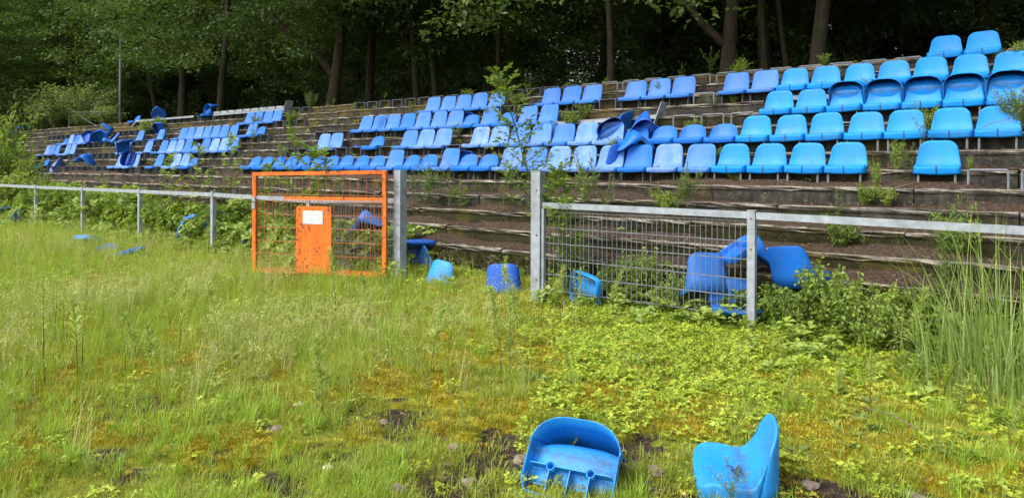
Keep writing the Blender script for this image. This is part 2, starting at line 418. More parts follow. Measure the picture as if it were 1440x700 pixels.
PROTO = {}
def proto_collection(name, meshes):
    c = bpy.data.collections.new(name)
    for i, me in enumerate(meshes):
        o = bpy.data.objects.new('%s_%02d' % (name, i), me); c.objects.link(o)
    return c
def scatter(name, coll, n_proto, pts, rot, scale, label, cat=None, seed=0, parent=None):
    """one uncountable cover: geometry nodes put a random sprig of the collection on every vertex"""
    pts = np.asarray(pts, np.float32); N = len(pts); rg = np.random.default_rng(seed + 5)
    me = bpy.data.meshes.new(name); me.vertices.add(N); me.vertices.foreach_set('co', pts.ravel())
    a = me.attributes.new('rot', 'FLOAT_VECTOR', 'POINT'); a.data.foreach_set('vector', np.asarray(rot, np.float32).ravel())
    a = me.attributes.new('scl', 'FLOAT', 'POINT'); a.data.foreach_set('value', np.asarray(scale, np.float32))
    a = me.attributes.new('pick', 'INT', 'POINT'); a.data.foreach_set('value', rg.integers(0, n_proto, N).astype(np.int32))
    o = link(name, me, parent)
    g = bpy.data.node_groups.new(name, 'GeometryNodeTree')
    g.interface.new_socket('Geometry', in_out='INPUT', socket_type='NodeSocketGeometry')
    g.interface.new_socket('Geometry', in_out='OUTPUT', socket_type='NodeSocketGeometry')
    gi = g.nodes.new('NodeGroupInput'); go = g.nodes.new('NodeGroupOutput')
    ci = g.nodes.new('GeometryNodeCollectionInfo'); ci.inputs['Collection'].default_value = coll
    ci.inputs['Separate Children'].default_value = True; ci.inputs['Reset Children'].default_value = True
    ip = g.nodes.new('GeometryNodeInstanceOnPoints'); ip.inputs['Pick Instance'].default_value = True
    def at(nm, ty):
        nd = g.nodes.new('GeometryNodeInputNamedAttribute'); nd.data_type = ty; nd.inputs['Name'].default_value = nm
        return nd.outputs['Attribute']
    e2r = g.nodes.new('FunctionNodeEulerToRotation')
    g.links.new(at('rot', 'FLOAT_VECTOR'), e2r.inputs[0])
    g.links.new(gi.outputs[0], ip.inputs['Points']); g.links.new(ci.outputs[0], ip.inputs['Instance'])
    g.links.new(at('pick', 'INT'), ip.inputs['Instance Index']); g.links.new(e2r.outputs[0], ip.inputs['Rotation'])
    g.links.new(at('scl', 'FLOAT'), ip.inputs['Scale']); g.links.new(ip.outputs[0], go.inputs[0])
    md = o.modifiers.new('scatter', 'NODES'); md.node_group = g
    o['kind'] = 'stuff'
    if label: o['label'] = label
    if cat and parent is None: o['category'] = cat
    return o
def rots(n, tilt=.15, rng=RNG):
    return np.stack([rng.normal(0, tilt, n), rng.normal(0, tilt, n), rng.uniform(0, 6.283, n)], 1)

# ================================================================== THE SETTING
STEP_V0, STEP_Z0, TREAD, RISE, N_STEPS = 6.80, 0.46, 0.375, 0.209, 14
U_MIN, U_MAX = -40.4, 5.8
def step_v(i): return STEP_V0 + TREAD * i
def step_z(i): return STEP_Z0 + RISE * i

SOIL = []   # bare earth patches: centre and radii on the field
for x, y, ru, rv in [(575, 605, .30, .22), (690, 655, .28, .30), (480, 640, .20, .16), (905, 628, .22, .30), (935, 690, .30, .16), (380, 600, .12, .10),
                     (1160, 690, .24, .14), (300, 645, .16, .12), (640, 690, .22, .12), (410, 690, .22, .10), (1290, 690, .18, .10), (700, 612, .14, .10),
                     (215, 560, .12, .10), (560, 560, .10, .08), (715, 520, .08, .06), (1000, 700, .4, .14), (150, 640, .14, .1), (820, 600, .12, .1)]:
    SOIL.append((*on_ground(x, y), ru, rv))
MOSS = []
for x, y, r in [(690, 490, .55), (620, 500, .4), (1010, 560, .6), (1180, 610, .7), (1330, 650, .5), (60, 600, .45), (200, 590, .35), (560, 540, .4), (880, 570, .5),
                (700, 590, .4), (1400, 560, .5), (340, 620, .3), (480, 560, .35), (1100, 540, .4), (1250, 560, .5), (930, 600, .35), (20, 660, .3)]:
    MOSS.append((*on_ground(x, y), r))
def soil_mask(u, v):
    s = np.zeros(np.shape(u)); w = fbm(u * 3.1 + 5, v * 3.1, 4) - .5
    for a, b, ru, rv in SOIL:
        d = np.sqrt(((u - a) / ru) ** 2 + ((v - b) / rv) ** 2) + w * 2.2
        s = np.maximum(s, 1 - sstep(.55, 1.25, d))
    s = s * sstep(.26, .46, fbm(u * 9 + 3, v * 9 + 1, 3))
    return np.maximum(s, .6 * sstep(.64, .72, fbm(u * 2.6 + 40, v * 2.6 + 3, 4)) * (1 - sstep(4.2, 5.2, -u * ST + v * CT)))
def moss_mask(u, v):
    s = np.zeros(np.shape(u)); w = fbm(u * 2.3 + 2, v * 2.3 + 8, 4) - .5
    for a, b, r in MOSS:
        d = np.hypot(u - a, v - b) / r + w * 2.4
        s = np.maximum(s, 1 - sstep(.5, 1.2, d))
    return np.maximum(s, .8 * sstep(.55, .64, fbm(u * 1.1 + 11, v * 1.1 + 31, 4)))
def ground_z(u, v):
    u = np.asarray(u, float); v = np.asarray(v, float)
    bumps = (fbm(u * 1.3, v * 1.3, 4) - .5) * .09 + (fbm(u * 7, v * 7, 3) - .5) * .035
    near = 1 - sstep(6.2, 6.9, v)
    z = bumps * (near * .8 + .2) - .03 * soil_mask(u, v) * near + sstep(6.25, 6.8, v) * .16
    bank = STEP_Z0 - .30 + (v - STEP_V0) * RISE / TREAD
    z = np.where(v > STEP_V0 + .1, np.minimum(bank, 2.75), z)
    z = np.where(v > 11.9, 2.75 + sstep(11.9, 12.15, v) * .40 + (fbm(u * .6, v * .6, 3) - .5) * .3 + np.clip(v - 12, 0, 60) * .012, z)
    return z
def gz(u, v): return float(ground_z(np.array([u]), np.array([v]))[0])

def axis(lo, f0, f1, fine, hi, grow=1.35):
    c = list(np.arange(f0, f1, fine)); s = fine; x = f0
    while x > lo: s = s * grow; x -= s; c.insert(0, x)
    s = fine; x = f1
    while x < hi: c.append(x); s = s * grow; x += s
    return np.array(c)
au = axis(-900, -14, 4.5, .07, 900); av = axis(-900, 1.2, 7.0, .06, 900)
av = np.sort(np.concatenate([av[(av < 7.0) | (av > 12.6)], np.arange(7.05, 12.6, .12)]))
gu, gv = np.meshgrid(au, av, indexing='ij')
mb = MB(); nu, nv = gu.shape
idx = np.arange(nu * nv).reshape(nu, nv)
mb.add(np.stack([gu, gv, ground_z(gu, gv)], -1).reshape(-1, 3), np.stack([idx[:-1, :-1], idx[1:, :-1], idx[1:, 1:], idx[:-1, 1:]], -1).reshape(-1, 4))
me = mb.mesh('ground', 'ground', True)
for nm, arr in (('soil', soil_mask(gu, gv) * (gv < 7)), ('moss', moss_mask(gu, gv)), ('wood', sstep(6.7, 6.9, gv) * 1.0)):
    a = me.attributes.new(nm, 'FLOAT', 'POINT'); a.data.foreach_set('value', np.asarray(arr, np.float32).ravel())
ground = link('ground', me); ground['kind'] = 'structure'; ground['label'] = 'mossy overgrown pitch running up to the terrace'

# terrace: a bank of precast concrete steps; every slab is a piece of its own
SLAB_L = 2.2
def slab_mesh(seed):
    rg = np.random.default_rng(seed); nx = 15
    prof = np.array([(.42, -.22), (.42, 0), (.03, 0), (.008, -.010), (0, -.030), (.002, -.052), (.014, -.058), (.016, -.25)])
    xs = np.linspace(.006, SLAB_L - .006, nx); V = []
    for k, x in enumerate(xs):
        for j, (y, z) in enumerate(prof):
            dy = rg.normal(0, .005) if j in (2, 3, 4, 5) else 0
            dz = rg.normal(0, .004) if j in (2, 3) else 0
            if j in (2, 3, 4) and rg.random() < .09: dy += .025; dz -= .012
            V.append((x, y + dy, z + dz))
    m = len(prof); Fc = [[i * m + j, i * m + j + 1, (i + 1) * m + j + 1, (i + 1) * m + j] for i in range(nx - 1) for j in range(m - 1)]
    for e in (0, (nx - 1) * m):
        for a, b, c, d in ((0, 1, 2, 7), (2, 3, 6, 7), (3, 4, 5, 6)): Fc.append([e + a, e + b, e + c, e + d])
    q = MB(); q.add(V, Fc); return q.mesh('slab', 'concrete')
slab_meshes = [slab_mesh(s) for s in range(6)]
terrace = empty('terrace', ((U_MIN + U_MAX) / 2, STEP_V0, 0)); terrace['kind'] = 'structure'; terrace['label'] = 'overgrown concrete terrace steps'
for i in range(N_STEPS):
    for k in range(21):
        o = link('slab', slab_meshes[random.randrange(6)], terrace,
                 (U_MIN + k * SLAB_L + (i % 2) * .9 - (U_MIN + U_MAX) / 2, step_v(i) - STEP_V0 + random.uniform(-.008, .008), step_z(i) + random.uniform(-.006, .006)),
                 (random.uniform(-.010, .014), random.uniform(-.003, .003), random.uniform(-.002, .002)))

def mk_debris():
    t = NT('leaf soil'); p = t.pos(); a = t.noise(30, 6, .75, p); b = t.noise(5, 4, .6, p)
    c = t.ramp(a, [(.3, (.020, .014, .010)), (.5, (.062, .042, .030)), (.64, (.14, .10, .070)), (.72, (.28, .21, .16))])
    c = t.mix(t.rng(b, .58, .7, 0, .6), c, (.055, .060, .014))
    t.principled(c, .95, 0, t.bump(a, 1.0, .03), .1); return t.m
M['debris'] = mk_debris()
def drift_h(u, i):
    low = np.where(np.asarray(i) < 5, 1.0, .45)
    return (.012 + .085 * sstep(.32, .68, fbm(np.asarray(u) * .9 + np.asarray(i) * 13.7, np.asarray(i) * 5.3, 4))) * low
for i in range(N_STEPS - 1):
    du = np.arange(U_MIN + 1.0, U_MAX, .09); q = MB(); hh = drift_h(du, i); fr0 = .16 - hh * 1.1 + (fbm(du * 4 + i, du * 0 + i, 3) - .5) * .10
    yy = [fr0, fr0 + .05, (fr0 + .40) / 2, np.full_like(du, .33), np.full_like(du, .402)]; zz = [0 * du - .004, .25 * hh, .62 * hh, .9 * hh, hh]
    V = np.stack([np.stack([du - terrace.location.x, step_v(i) - STEP_V0 + y_, step_z(i) + .002 + z_ + (fbm(du * 9 + k_ * 3, du * 0 + i * 2.2, 2) - .5) * .012 * (k_ > 0)], 1) for k_, (y_, z_) in enumerate(zip(yy, zz))], 1)
    m_ = V.shape[1]; ii = np.arange(len(du) * m_).reshape(len(du), m_)
    q.add(V.reshape(-1, 3), np.stack([ii[:-1, :-1], ii[1:, :-1], ii[1:, 1:], ii[:-1, 1:]], -1).reshape(-1, 4))
    o = q.obj('leaf_soil', 'debris', terrace, True); o['kind'] = 'stuff'

# ================================================================== FENCE AND GATE
FV = 6.25
def fence_post(parent, u, top, w=.07, base=None):
    q = MB(); b = gz(u, FV) - .25
    q.box((0, 0, (top + b) / 2), (w, w, top - b)); q.box((0, 0, top + .003), (w + .006, w + .006, .006))
    o = q.obj('post', 'galv', parent); o.location = (u - parent.location.x, FV - parent.location.y, 0)
    for zz in (top - .07, top - .35):
        c = MB(); c.tube([(0, -w / 2 - .006, zz), (0, -w / 2 + .002, zz)], .009, 6); c.obj('bolt', 'rust', o)
    return o
def fence_rail(parent, u0, z0, u1, z1, h=.062, d=.05):
    q = MB(); q.bar((u0 - parent.location.x, 0, z0), (u1 - parent.location.x, 0, z1), d, h)
    return q.obj('rail', 'galv', parent)
wire_v = {}
def mesh_panel(parent, u0, u1, z0, z1, v_off=0, step=.055, hz=6, mat='bracket', rad=.0024, thick=.007, name='mesh_panel'):
    """welded twin-wire mat"""
    p = empty(name); p.parent = parent; p.location = (0, v_off, 0)
    key = (round(z1 - z0, 3), rad, str(mat))
    if key not in wire_v:
        q = MB(); q.box((0, 0, (z1 - z0) / 2), (rad * 2, rad * 2, z1 - z0)); wire_v[key] = q.mesh('vertical_wire', mat)
    n = int((u1 - u0) / step)
    for k in range(n + 1):
        link('vertical_wire', wire_v[key], p, (u0 + (u1 - u0) * k / n, 0, z0), (random.gauss(0, .004), random.gauss(0, .006), 0))
    q = MB(); q.box(((u1 - u0) / 2, 0, 0), (u1 - u0, .014 + rad * 2, thick)); hm = q.mesh('horizontal_wire', mat)
    for k in range(hz):
        link('horizontal_wire', hm, p, (u0, 0, z0 + .02 + (z1 - z0 - .04) * k / (hz - 1)), (0, random.gauss(0, .002), 0))
    return p

fr = empty('barrier_fence', (-1.88, FV, 0))
tag(fr, 'grey steel barrier rail with wire mesh panel leading away from the wide gate post', 'fence', 'barrier fences along the terrace')
for u, t in ((-1.88, 1.115), (.55, 1.09), (2.95, 1.09), (5.35, 1.09)): fence_post(fr, u, t)
for a, za, b, zb in ((-4.19, 1.085, -1.92, 1.075), (-1.84, 1.072, .51, 1.045), (.59, 1.045, 2.91, 1.05), (2.99, 1.05, 5.31, 1.05)): fence_rail(fr, a, za, b, zb)
mesh_panel(fr, -4.165 + 1.88, -1.925 + 1.88, .12, 1.03, .012)
q = MB(); q.bar((-4.172 + 1.88, -.012, .05), (-4.172 + 1.88, -.012, 1.05), .03, .05); q.obj('mesh_stile', 'galv', fr)

fl = empty('barrier_fence', (-8.4, FV, 0))
tag(fl, 'grey steel barrier rail on square posts leading from the orange gate into brambles', 'fence', 'barrier fences along the terrace')
lp = [(-8.40, 1.03), (-11.08, 1.05), (-13.77, 1.04), (-16.44, 1.03), (-19.17, 1.02), (-21.9, 1.02), (-24.6, 1.0), (-27.3, 1.0), (-30.0, 1.0)]
for u, t in lp: fence_post(fl, u, t + .02)
fence_rail(fl, -6.55, 1.06, -8.36, 1.0)
for (a, za), (b, zb) in zip(lp[:-1], lp[1:]):
    fence_rail(fl, a - .038, za - .03, b + .038, zb - .03)
mesh_panel(fl, -8.36 + 8.4, -6.56 + 8.4, .1, .98, .012)

def gate_post(u, label):
    e = empty('gate_post', (u, FV, 0)); q = MB(); b = gz(u, FV) - .3
    q.box((0, 0, (1.46 + b) / 2), (.12, .12, 1.46 - b)); q.obj('shaft', 'galv', e)
    q = MB(); q.box((0, 0, 1.464), (.127, .127, .008)); q.obj('cap', 'galv', e)
    for z in (.25, .75, 1.25):
        q = MB(); q.tube([(.02, -.066, z), (.02, -.058, z)], .011, 6); q.obj('bolt', 'rust', e)
    return tag(e, label, 'post', 'wide steel gate posts')
gate_post(-6.47, 'wide galvanised gate post carrying the hinges of the orange gate')
gate_post(-4.255, 'wide galvanised gate post with sapling leaves across its top')

GA = math.atan2(-.777, -1.89); GL = 1.98
gate = empty('orange_gate', (-6.545, 6.085, .025), (0, 0, GA))
tag(gate, 'orange painted steel mesh gate with solid centre panel, swung open', 'gate')
def gpart(name, a, b, w, t, mat='orange', parent=gate):
    q = MB(); q.bar(a, b, w, t); return q.obj(name, mat, parent)
gb = .02
st = gpart('hinge_stile', (.03, 0, gb), (.03, 0, 1.44), .055, .055)
fs = gpart('latch_stile', (GL, 0, gb), (GL, 0, 1.405), .055, .055)
gpart('top_rail', (.058, 0, 1.415), (GL - .028, 0, 1.38), .05, .05)
gpart('bottom_rail', (.058, 0, gb + .045), (GL - .028, 0, gb + .03), .05, .055)
gpart('middle_rail', (.058, 0, 1.055), (1.52, 0, 1.055), .04, .045)
o = gpart('middle_rail', (1.522, 0, 1.055), (GL - .028, 0, 1.055), .04, .045, 'galv'); o['label'] = 'unpainted stretch of the middle rail'
q = MB(); q.box((GL + .005, .031, .98), (.05, .012, .16)); q.obj('lock_plate', 'galv', fs)
q = MB(); q.tube([(GL, .037, 1.0), (GL, .075, 1.0), (GL - .08, .075, 1.0)], .008, 6); q.obj('handle', 'rust', fs)
for z in (.13, 1.30):
    q = MB(); q.tube([(0, 0, z), (-.055, .01, z + .005)], .016, 8); q.box((.004, .0, z), (.02, .07, .05)); q.obj('hinge', 'rust', st)
mesh_panel(gate, .06, GL - .03, .08, 1.03, 0, .058, 6, 'orange_wire', .0019, .005)
mesh_panel(gate, .06, GL - .03, 1.08, 1.39, 0, .116, 2, 'orange_wire', .0019, .005, name='upper_mesh_panel')
bm = bmesh.new()
pw, ph = .53, .90
pts = [(0, 0), (pw, 0)] + [(pw - .04 + .04 * math.cos(a), ph - .04 + .04 * math.sin(a)) for a in np.linspace(0, math.pi / 2, 5)] + [(.04 + .04 * math.cos(a), ph - .04 + .04 * math.sin(a)) for a in np.linspace(math.pi / 2, math.pi, 5)]
vs = [bm.verts.new((.79 + x, .030, .05 + z)) for x, z in pts]; f = bm.faces.new(vs)
r_ = bmesh.ops.extrude_face_region(bm, geom=[f]); bmesh.ops.translate(bm, verts=[e for e in r_['geom'] if isinstance(e, bmesh.types.BMVert)], vec=(0, .006, 0))
bmesh.ops.recalc_face_normals(bm, faces=bm.faces)
me = bpy.data.meshes.new('panel'); bm.to_mesh(me); bm.free(); me.materials.append(M['orange'])
panel = link('panel', me, gate); panel['label'] = 'solid orange centre panel'
q = MB(); q.box((1.065, .0385, .80), (.30, .004, .18)); o = q.obj('notice', 'paper', panel); o['label'] = 'blank white notice sheet'
for x, z in ((.84, .91), (1.055, .91), (1.27, .91), (.84, .12), (1.27, .12)):
    q = MB(); q.tube([(x, .034, z), (x, .042, z)], .010, 8); q.obj('bolt', 'rust', panel)

# ================================================================== SEATS
def shell_mesh(name, mat, H=.37, lip=.085, W=.43, wing=.02, bowl=.02, rc=.10, s0=.45, taper=.86, lean=0.0, flare=.008):
    """moulded bucket seat: local y runs front (0) to back, z=0 is the lower rim; hollow underneath with a deep skirt"""
    ctrl = np.array([(.012, lip - .004), (.03, lip + .003), (.075, lip + .004), (.14, lip - .006), (.205, lip - .016), (.250, lip - .010), (.282, lip + .020)])
    k_ = np.array([.22, .40, .58, .76, .90, 1.0]); z_ = lip + .02 + (H - lip - .02) * k_
    top = np.stack([.285 + .078 * k_ ** .62 + lean * k_, z_], 1); pr = np.concatenate([ctrl, top])
    n = len(pr); half = W / 2 - .012; m = 17; S = np.sin(np.linspace(-1, 1, m) * math.pi / 2)
    tt = np.clip((np.abs(S) - s0) / (1 - s0), 0, 1); arc = 1 - np.sqrt(np.maximum(0, 1 - tt ** 2.2))
    arc2 = 1 - np.sqrt(np.maximum(0, 1 - np.clip((np.abs(S) - .2) / .8, 0, 1) ** 2.2))
    G = np.zeros((n, m, 3)); zb = lip + .02
    for i, (y, z) in enumerate(pr):
        w = half; e = np.abs(S) ** 3; back = i >= len(ctrl); pan = 1 - sstep(.24, .31, y)
        if y < .05: w = half - .045 * (1 - y / .05) ** 2
        if back: w = half * (1 - (1 - taper) * ((z - zb) / (H - zb)) ** .8)
        G[i, :, 0] = S * w
        G[i, :, 1] = y - (1 - pan) * wing * e + (.012 * (S ** 2) if i == 0 else 0)
        G[i, :, 2] = z + pan * bowl * (e - .35 * (1 - S ** 2)) * min(1, max(0, y - .03) / .12) - .014 * e * max(0, 1 - y / .07)
        if back:
            f = (z - zb) / (H - zb); G[i, :, 2] = zb + (H - zb - rc * arc) * f
            yy = np.interp(G[i, :, 2], pr[len(ctrl) - 1:, 1], pr[len(ctrl) - 1:, 0]); G[i, :, 1] = yy - wing * e
    V = [tuple(p) for p in G.reshape(-1, 3)]; Fc = [(i * m + j, i * m + j + 1, (i + 1) * m + j + 1, (i + 1) * m + j) for i in range(n - 1) for j in range(m - 1)]
    loop = [(0, j) for j in range(m)] + [(i, m - 1) for i in range(1, n)] + [(n - 1, j) for j in range(m - 2, -1, -1)] + [(i, 0) for i in range(n - 2, 0, -1)]
    P = np.array([G[i, j] for i, j in loop]); nl = len(P); out = np.zeros_like(P); base = P.copy(); D = pr[:, 0].max() + .030
    for k, (i, j) in enumerate(loop):
        if i == 0 and 0 < j < m - 1: o = (0, -1, 0)
        elif i == n - 1: o = (np.sign(S[j]) * tt[j] ** 1.3, 1.05 - tt[j] ** 2, 0)
        elif i == 0: o = (np.sign(S[j]), -1, 0)
        else: o = (1 if j else -1, 0, 0)
        out[k] = np.array(o) / np.linalg.norm(o)
        base[k, 2] = 0
        if i == n - 1: base[k, 0] = S[j] * (half + .014 + flare); base[k, 1] = D - .14 * arc2[j]
        elif i == 0: base[k, 1] = P[k, 1] - .006; base[k, 2] = -.010 * (1 - S[j] ** 2)
        else:
            base[k, 0] = (half + .014 + flare) * (1 if j else -1) if i > 1 else P[k, 0] * 1.04
            base[k, 1] = P[k, 1] if i < len(ctrl) else ctrl[-1, 0] + (D - .14 - ctrl[-1, 0]) * (i - len(ctrl) + 1) / (len(top))
    rings = [P + out * .005 - [0, 0, .001], P + out * .011 - [0, 0, .006], P + out * .014 - [0, 0, .016]]
    for t in (.35, .7, 1.0): rings.append(rings[2] * (1 - t) + base * t)
    prev = [i * m + j for i, j in loop]
    for rg in rings:
        s_ = len(V); V += [tuple(p) for p in rg]; cur = list(range(s_, s_ + nl))
        Fc += [(prev[(k + 1) % nl], prev[k], cur[k], cur[(k + 1) % nl]) for k in range(nl)]
        prev = cur
    me = bpy.data.meshes.new(name); me.from_pydata(V, [], Fc)
    bm = bmesh.new(); bm.from_mesh(me); bmesh.ops.recalc_face_normals(bm, faces=bm.faces)
    bm.normal_update(); up_ = sum(f.normal.z for f in bm.faces[:6 * (m - 1)])
    if up_ < 0: bmesh.ops.reverse_faces(bm, faces=bm.faces[:]); bm.normal_update()
    outer = bm.verts[:]; faces = bm.faces[:]; inner = [bm.verts.new(v_.co - v_.normal * .004) for v_ in outer]
    ix = {v_: k for k, v_ in enumerate(outer)}
    for f in faces: bm.faces.new([inner[ix[v_]] for v_ in reversed(f.verts)])
    for k in range(nl):
        a_, b_ = prev[k], prev[(k + 1) % nl]; bm.faces.new([outer[a_], outer[b_], inner[b_], inner[a_]])
    bmesh.ops.recalc_face_normals(bm, faces=bm.faces)
    bm.to_mesh(me); bm.free()
    me.polygons.foreach_set('use_smooth', np.ones(len(me.polygons), bool)); me.materials.append(M[mat]); return me

SHAPES = {'tall': dict(H=.375, lip=.085), 'old': dict(H=.39, lip=.062, wing=.025, bowl=.012, rc=.07, s0=.6, taper=.90, lean=.03), 'short': dict(H=.345, lip=.085, rc=.13, s0=.2, taper=.80), 'low': dict(H=.285, lip=.07, bowl=.03, wing=.04, rc=.12, s0=.15, taper=.9)}
_shell = {}
def shell(shape, mat):
    if (shape, mat) not in _shell: _shell[(shape, mat)] = shell_mesh('shell', mat, **SHAPES[shape])
    return _shell[(shape, mat)]
LEG = .155
q = MB()
for s in (-1, 1): q.box((s * .165, .15, (.05 - LEG) / 2), (.008, .14, LEG + .05))
q.box((0, .15, .054), (.338, .14, .008))
BR_FLAT = q.mesh('bracket', 'bracket')
q = MB()
for y in (.05, .25): q.tube([(-.17, y, -LEG), (-.17, y, .03), (-.155, y, .045), (.155, y, .045), (.17, y, .03), (.17, y, -LEG)], .013, 6)
for s in (-1, 1): q.box((s * .17, .15, -LEG + .004), (.05, .26, .008))
BR_TUBE = q.mesh('bracket', 'bracket')
q = MB(); q.box((0, -.0005, .040), (.012, .012, .075)); q.box((0, .02, .084), (.022, .03, .008)); CLIP = q.mesh('bolt_clip', 'clip')
q = MB(); q.tube([(.08, .19, .070), (.08, .19, .078)], .014, 6); BOLT = q.mesh('bolt_cap', 'scrap')

def axes_matrix(loc, front, up):
    up = Vector(up).normalized(); y = -Vector(front); y = (y - up * y.dot(up)).normalized(); x = y.cross(up)
    m = Matrix((x, y, up)).transposed().to_4x4(); m.translation = loc; return m
ORD = ['zeroth', 'first', 'second', 'third', 'fourth', 'fifth', 'sixth', 'seventh', 'eighth', 'ninth', 'tenth', 'eleventh', 'twelfth']
ROWS = ['lowest', 'second', 'third', 'fourth', 'top']
ROW_U0 = [u_at(1316.5, 8.5), u_at(1334.5, 9.25), u_at(1354, 10.0), u_at(1155, 10.75), u_at(1380.5, 11.5)]
PITCH = .455
def row_pos(r, k): return (ROW_U0[r] + PITCH * k, step_v(4 + 2 * r) + .2, step_z(4 + 2 * r) + LEG)

LOOK = {('tall', 'seat_bright'): 'bright blue', ('old', 'seat_old'): 'weathered blue', ('old', 'seat_pale'): 'bleached pale blue', ('low', 'seat_deep'): 'low round-backed deep blue',
        ('old', 'seat_deep'): 'deep blue', ('low', 'seat_old'): 'low round-backed weathered'}
occupied = set()
def row_seat(r, k, shape, mat, label, group):
    p = row_pos(r, k); occupied.add((r, k))
    e = empty('stadium_seat', p, (random.gauss(0, .012), random.gauss(0, .012), random.gauss(0, .02)))
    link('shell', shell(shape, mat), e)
    link('bracket', BR_TUBE if shape == 'tall' else BR_FLAT, e, (0, 0, .0))
    if shape == 'tall': link('bolt_clip', CLIP, e, (0, .004, 0))
    elif shape == 'low': link('bolt_cap', BOLT, e, (random.choice((0, -.16)), 0, -.012))
    tag(e, label, 'seat', group); return e

def run(r, ks, codes, anchor, group):
    """a run of neighbouring seats of row r; codes: A bright, B weathered, P pale, C low, D deep; counted from the anchor"""
    mp = {'A': ('tall', 'seat_bright'), 'B': ('old', 'seat_old'), 'P': ('old', 'seat_pale'), 'C': ('low', 'seat_deep'), 'D': ('old', 'seat_deep'), 'c': ('low', 'seat_old')}
    for n, (k, c) in enumerate(zip(ks, codes)):
        sh, mt = mp[c]
        row_seat(r, k, sh, mt, f"{LOOK[(sh, mt)]} seat, {ROWS[r]} row, {ORD[n + 1]} from {anchor}", group)

G1, G2, G3 = 'bright blue seats of the newer block', 'weathered seats of the middle block', 'weathered seats of the far block'
row_seat(0, 0, 'tall', 'seat_bright', 'bright blue seat standing alone in the lowest row next to empty brackets', G1)
run(0, range(-2, -6, -1), 'AAAA', 'the lone bright seat', G1)
for n, (k, c) in enumerate(zip(range(-6, -20, -1), 'BPDPPPBPCCBCCB')):
    sh, mt = {'B': ('old', 'seat_old'), 'P': ('old', 'seat_pale'), 'C': ('low', 'seat_deep'), 'D': ('old', 'seat_deep')}[c]
    w = ORD[n + 1] if n < 12 else ('thirteenth', 'fourteenth')[n - 12]
    row_seat(0, k, sh, mt, f"{LOOK[(sh, mt)]} seat, lowest row, {w} after the bright block", G2)
run(0, range(-29, -19), 'CCCCCCCCCC', 'the stair gap behind the orange gate', G2)
run(0, (-35, -36, -37, -39), 'CPPB', 'the stair gap in the far block', G3)
run(0, (-42, -43, -44), 'PPP', 'the upturned dark blue seat', G3)
run(0, (-56,), 'C', 'the overgrown far end', G3)
run(1, range(1, -6, -1), 'AAAAAAA', 'the open end of the bright block', G1)
run(1, range(-6, -10, -1), 'CCCC', 'the bright block', G2)
run(1, range(-10, -17, -1), 'PPBPBPP', 'the four low seats past the heap', G2)
run(1, (-18, -19, -20), 'PPB', 'the gap with an empty bracket', G2)
run(1, (-22,), 'C', 'the gap beside a tipped seat', G2)
run(1, (-25, -26), 'PP', 'the weedy stair gap', G2)
run(1, range(-34, -43, -1), 'BPPBcBPPB', 'the stair gap in the far block', G3)
run(1, (-44, -47), 'PP', 'the far block end of the long run', G3)
run(1, (-56, -57, -59, -60, -61), 'PPPBP', 'the upturned seats among the bushes', G3)
run(2, range(1, -6, -1), 'AAAAAAA', 'the open end of the bright block', G1)
run(2, range(-14, -26, -1), 'BBCBCBBBDBBB', 'the fallen grey beam', G2)
run(2, (-34, -35), 'CB', 'the stair gap in the far block', G3)
run(2, range(-37, -44, -1), 'BBBBPBB', 'the pair beside the stair gap', G3)
run(2, (-46, -49), 'BB', 'the seven-seat run in the far block', G3)
run(2, range(-57, -63, -1), 'BPPBPC', 'the overturned heap in the far block', G3)
run(3, range(5, -2, -1), 'AAAAAAA', 'the open end of the bright block', G1)
run(3, (-2, -3), 'BB', 'the bright block', G2)
run(3, (-5, -6, -7), 'BBB', 'the single empty bracket', G2)
run(3, (-9, -10, -11), 'BBB', 'the empty bracket past three seats', G2)
run(3, range(-14, -19, -1), 'BBBBB', 'the sapling top', G2)
run(3, (-31, -32, -33, -34), 'BBBB', 'the stair gap in the far block', G3)
run(3, (-46,), 'C', 'the far scraps, beside a flattened seat', G3)
run(4, (0, -1), 'AA', 'the open end, against the dark trees', G1)
run(4, (-57,), 'C', 'the lamp post foot', G3)

# second shells hung nose down over the backs of five bright seats in the third row
for n, k in enumerate((1, 0, -1, -2, -3)):
    p = row_pos(2, k)
    e = empty('stadium_seat'); e.matrix_world = axes_matrix((p[0], p[1] + .285, p[2] + .045), (0, .10, -1), (random.gauss(0, .03), 1, .16))
    link('shell', shell('tall', 'seat_bright'), e)
    tag(e, f"bright blue seat hung hood-like over a third row back, {ORD[n + 1]} from open end", 'seat', 'bright seats hung over the backs of the third row')

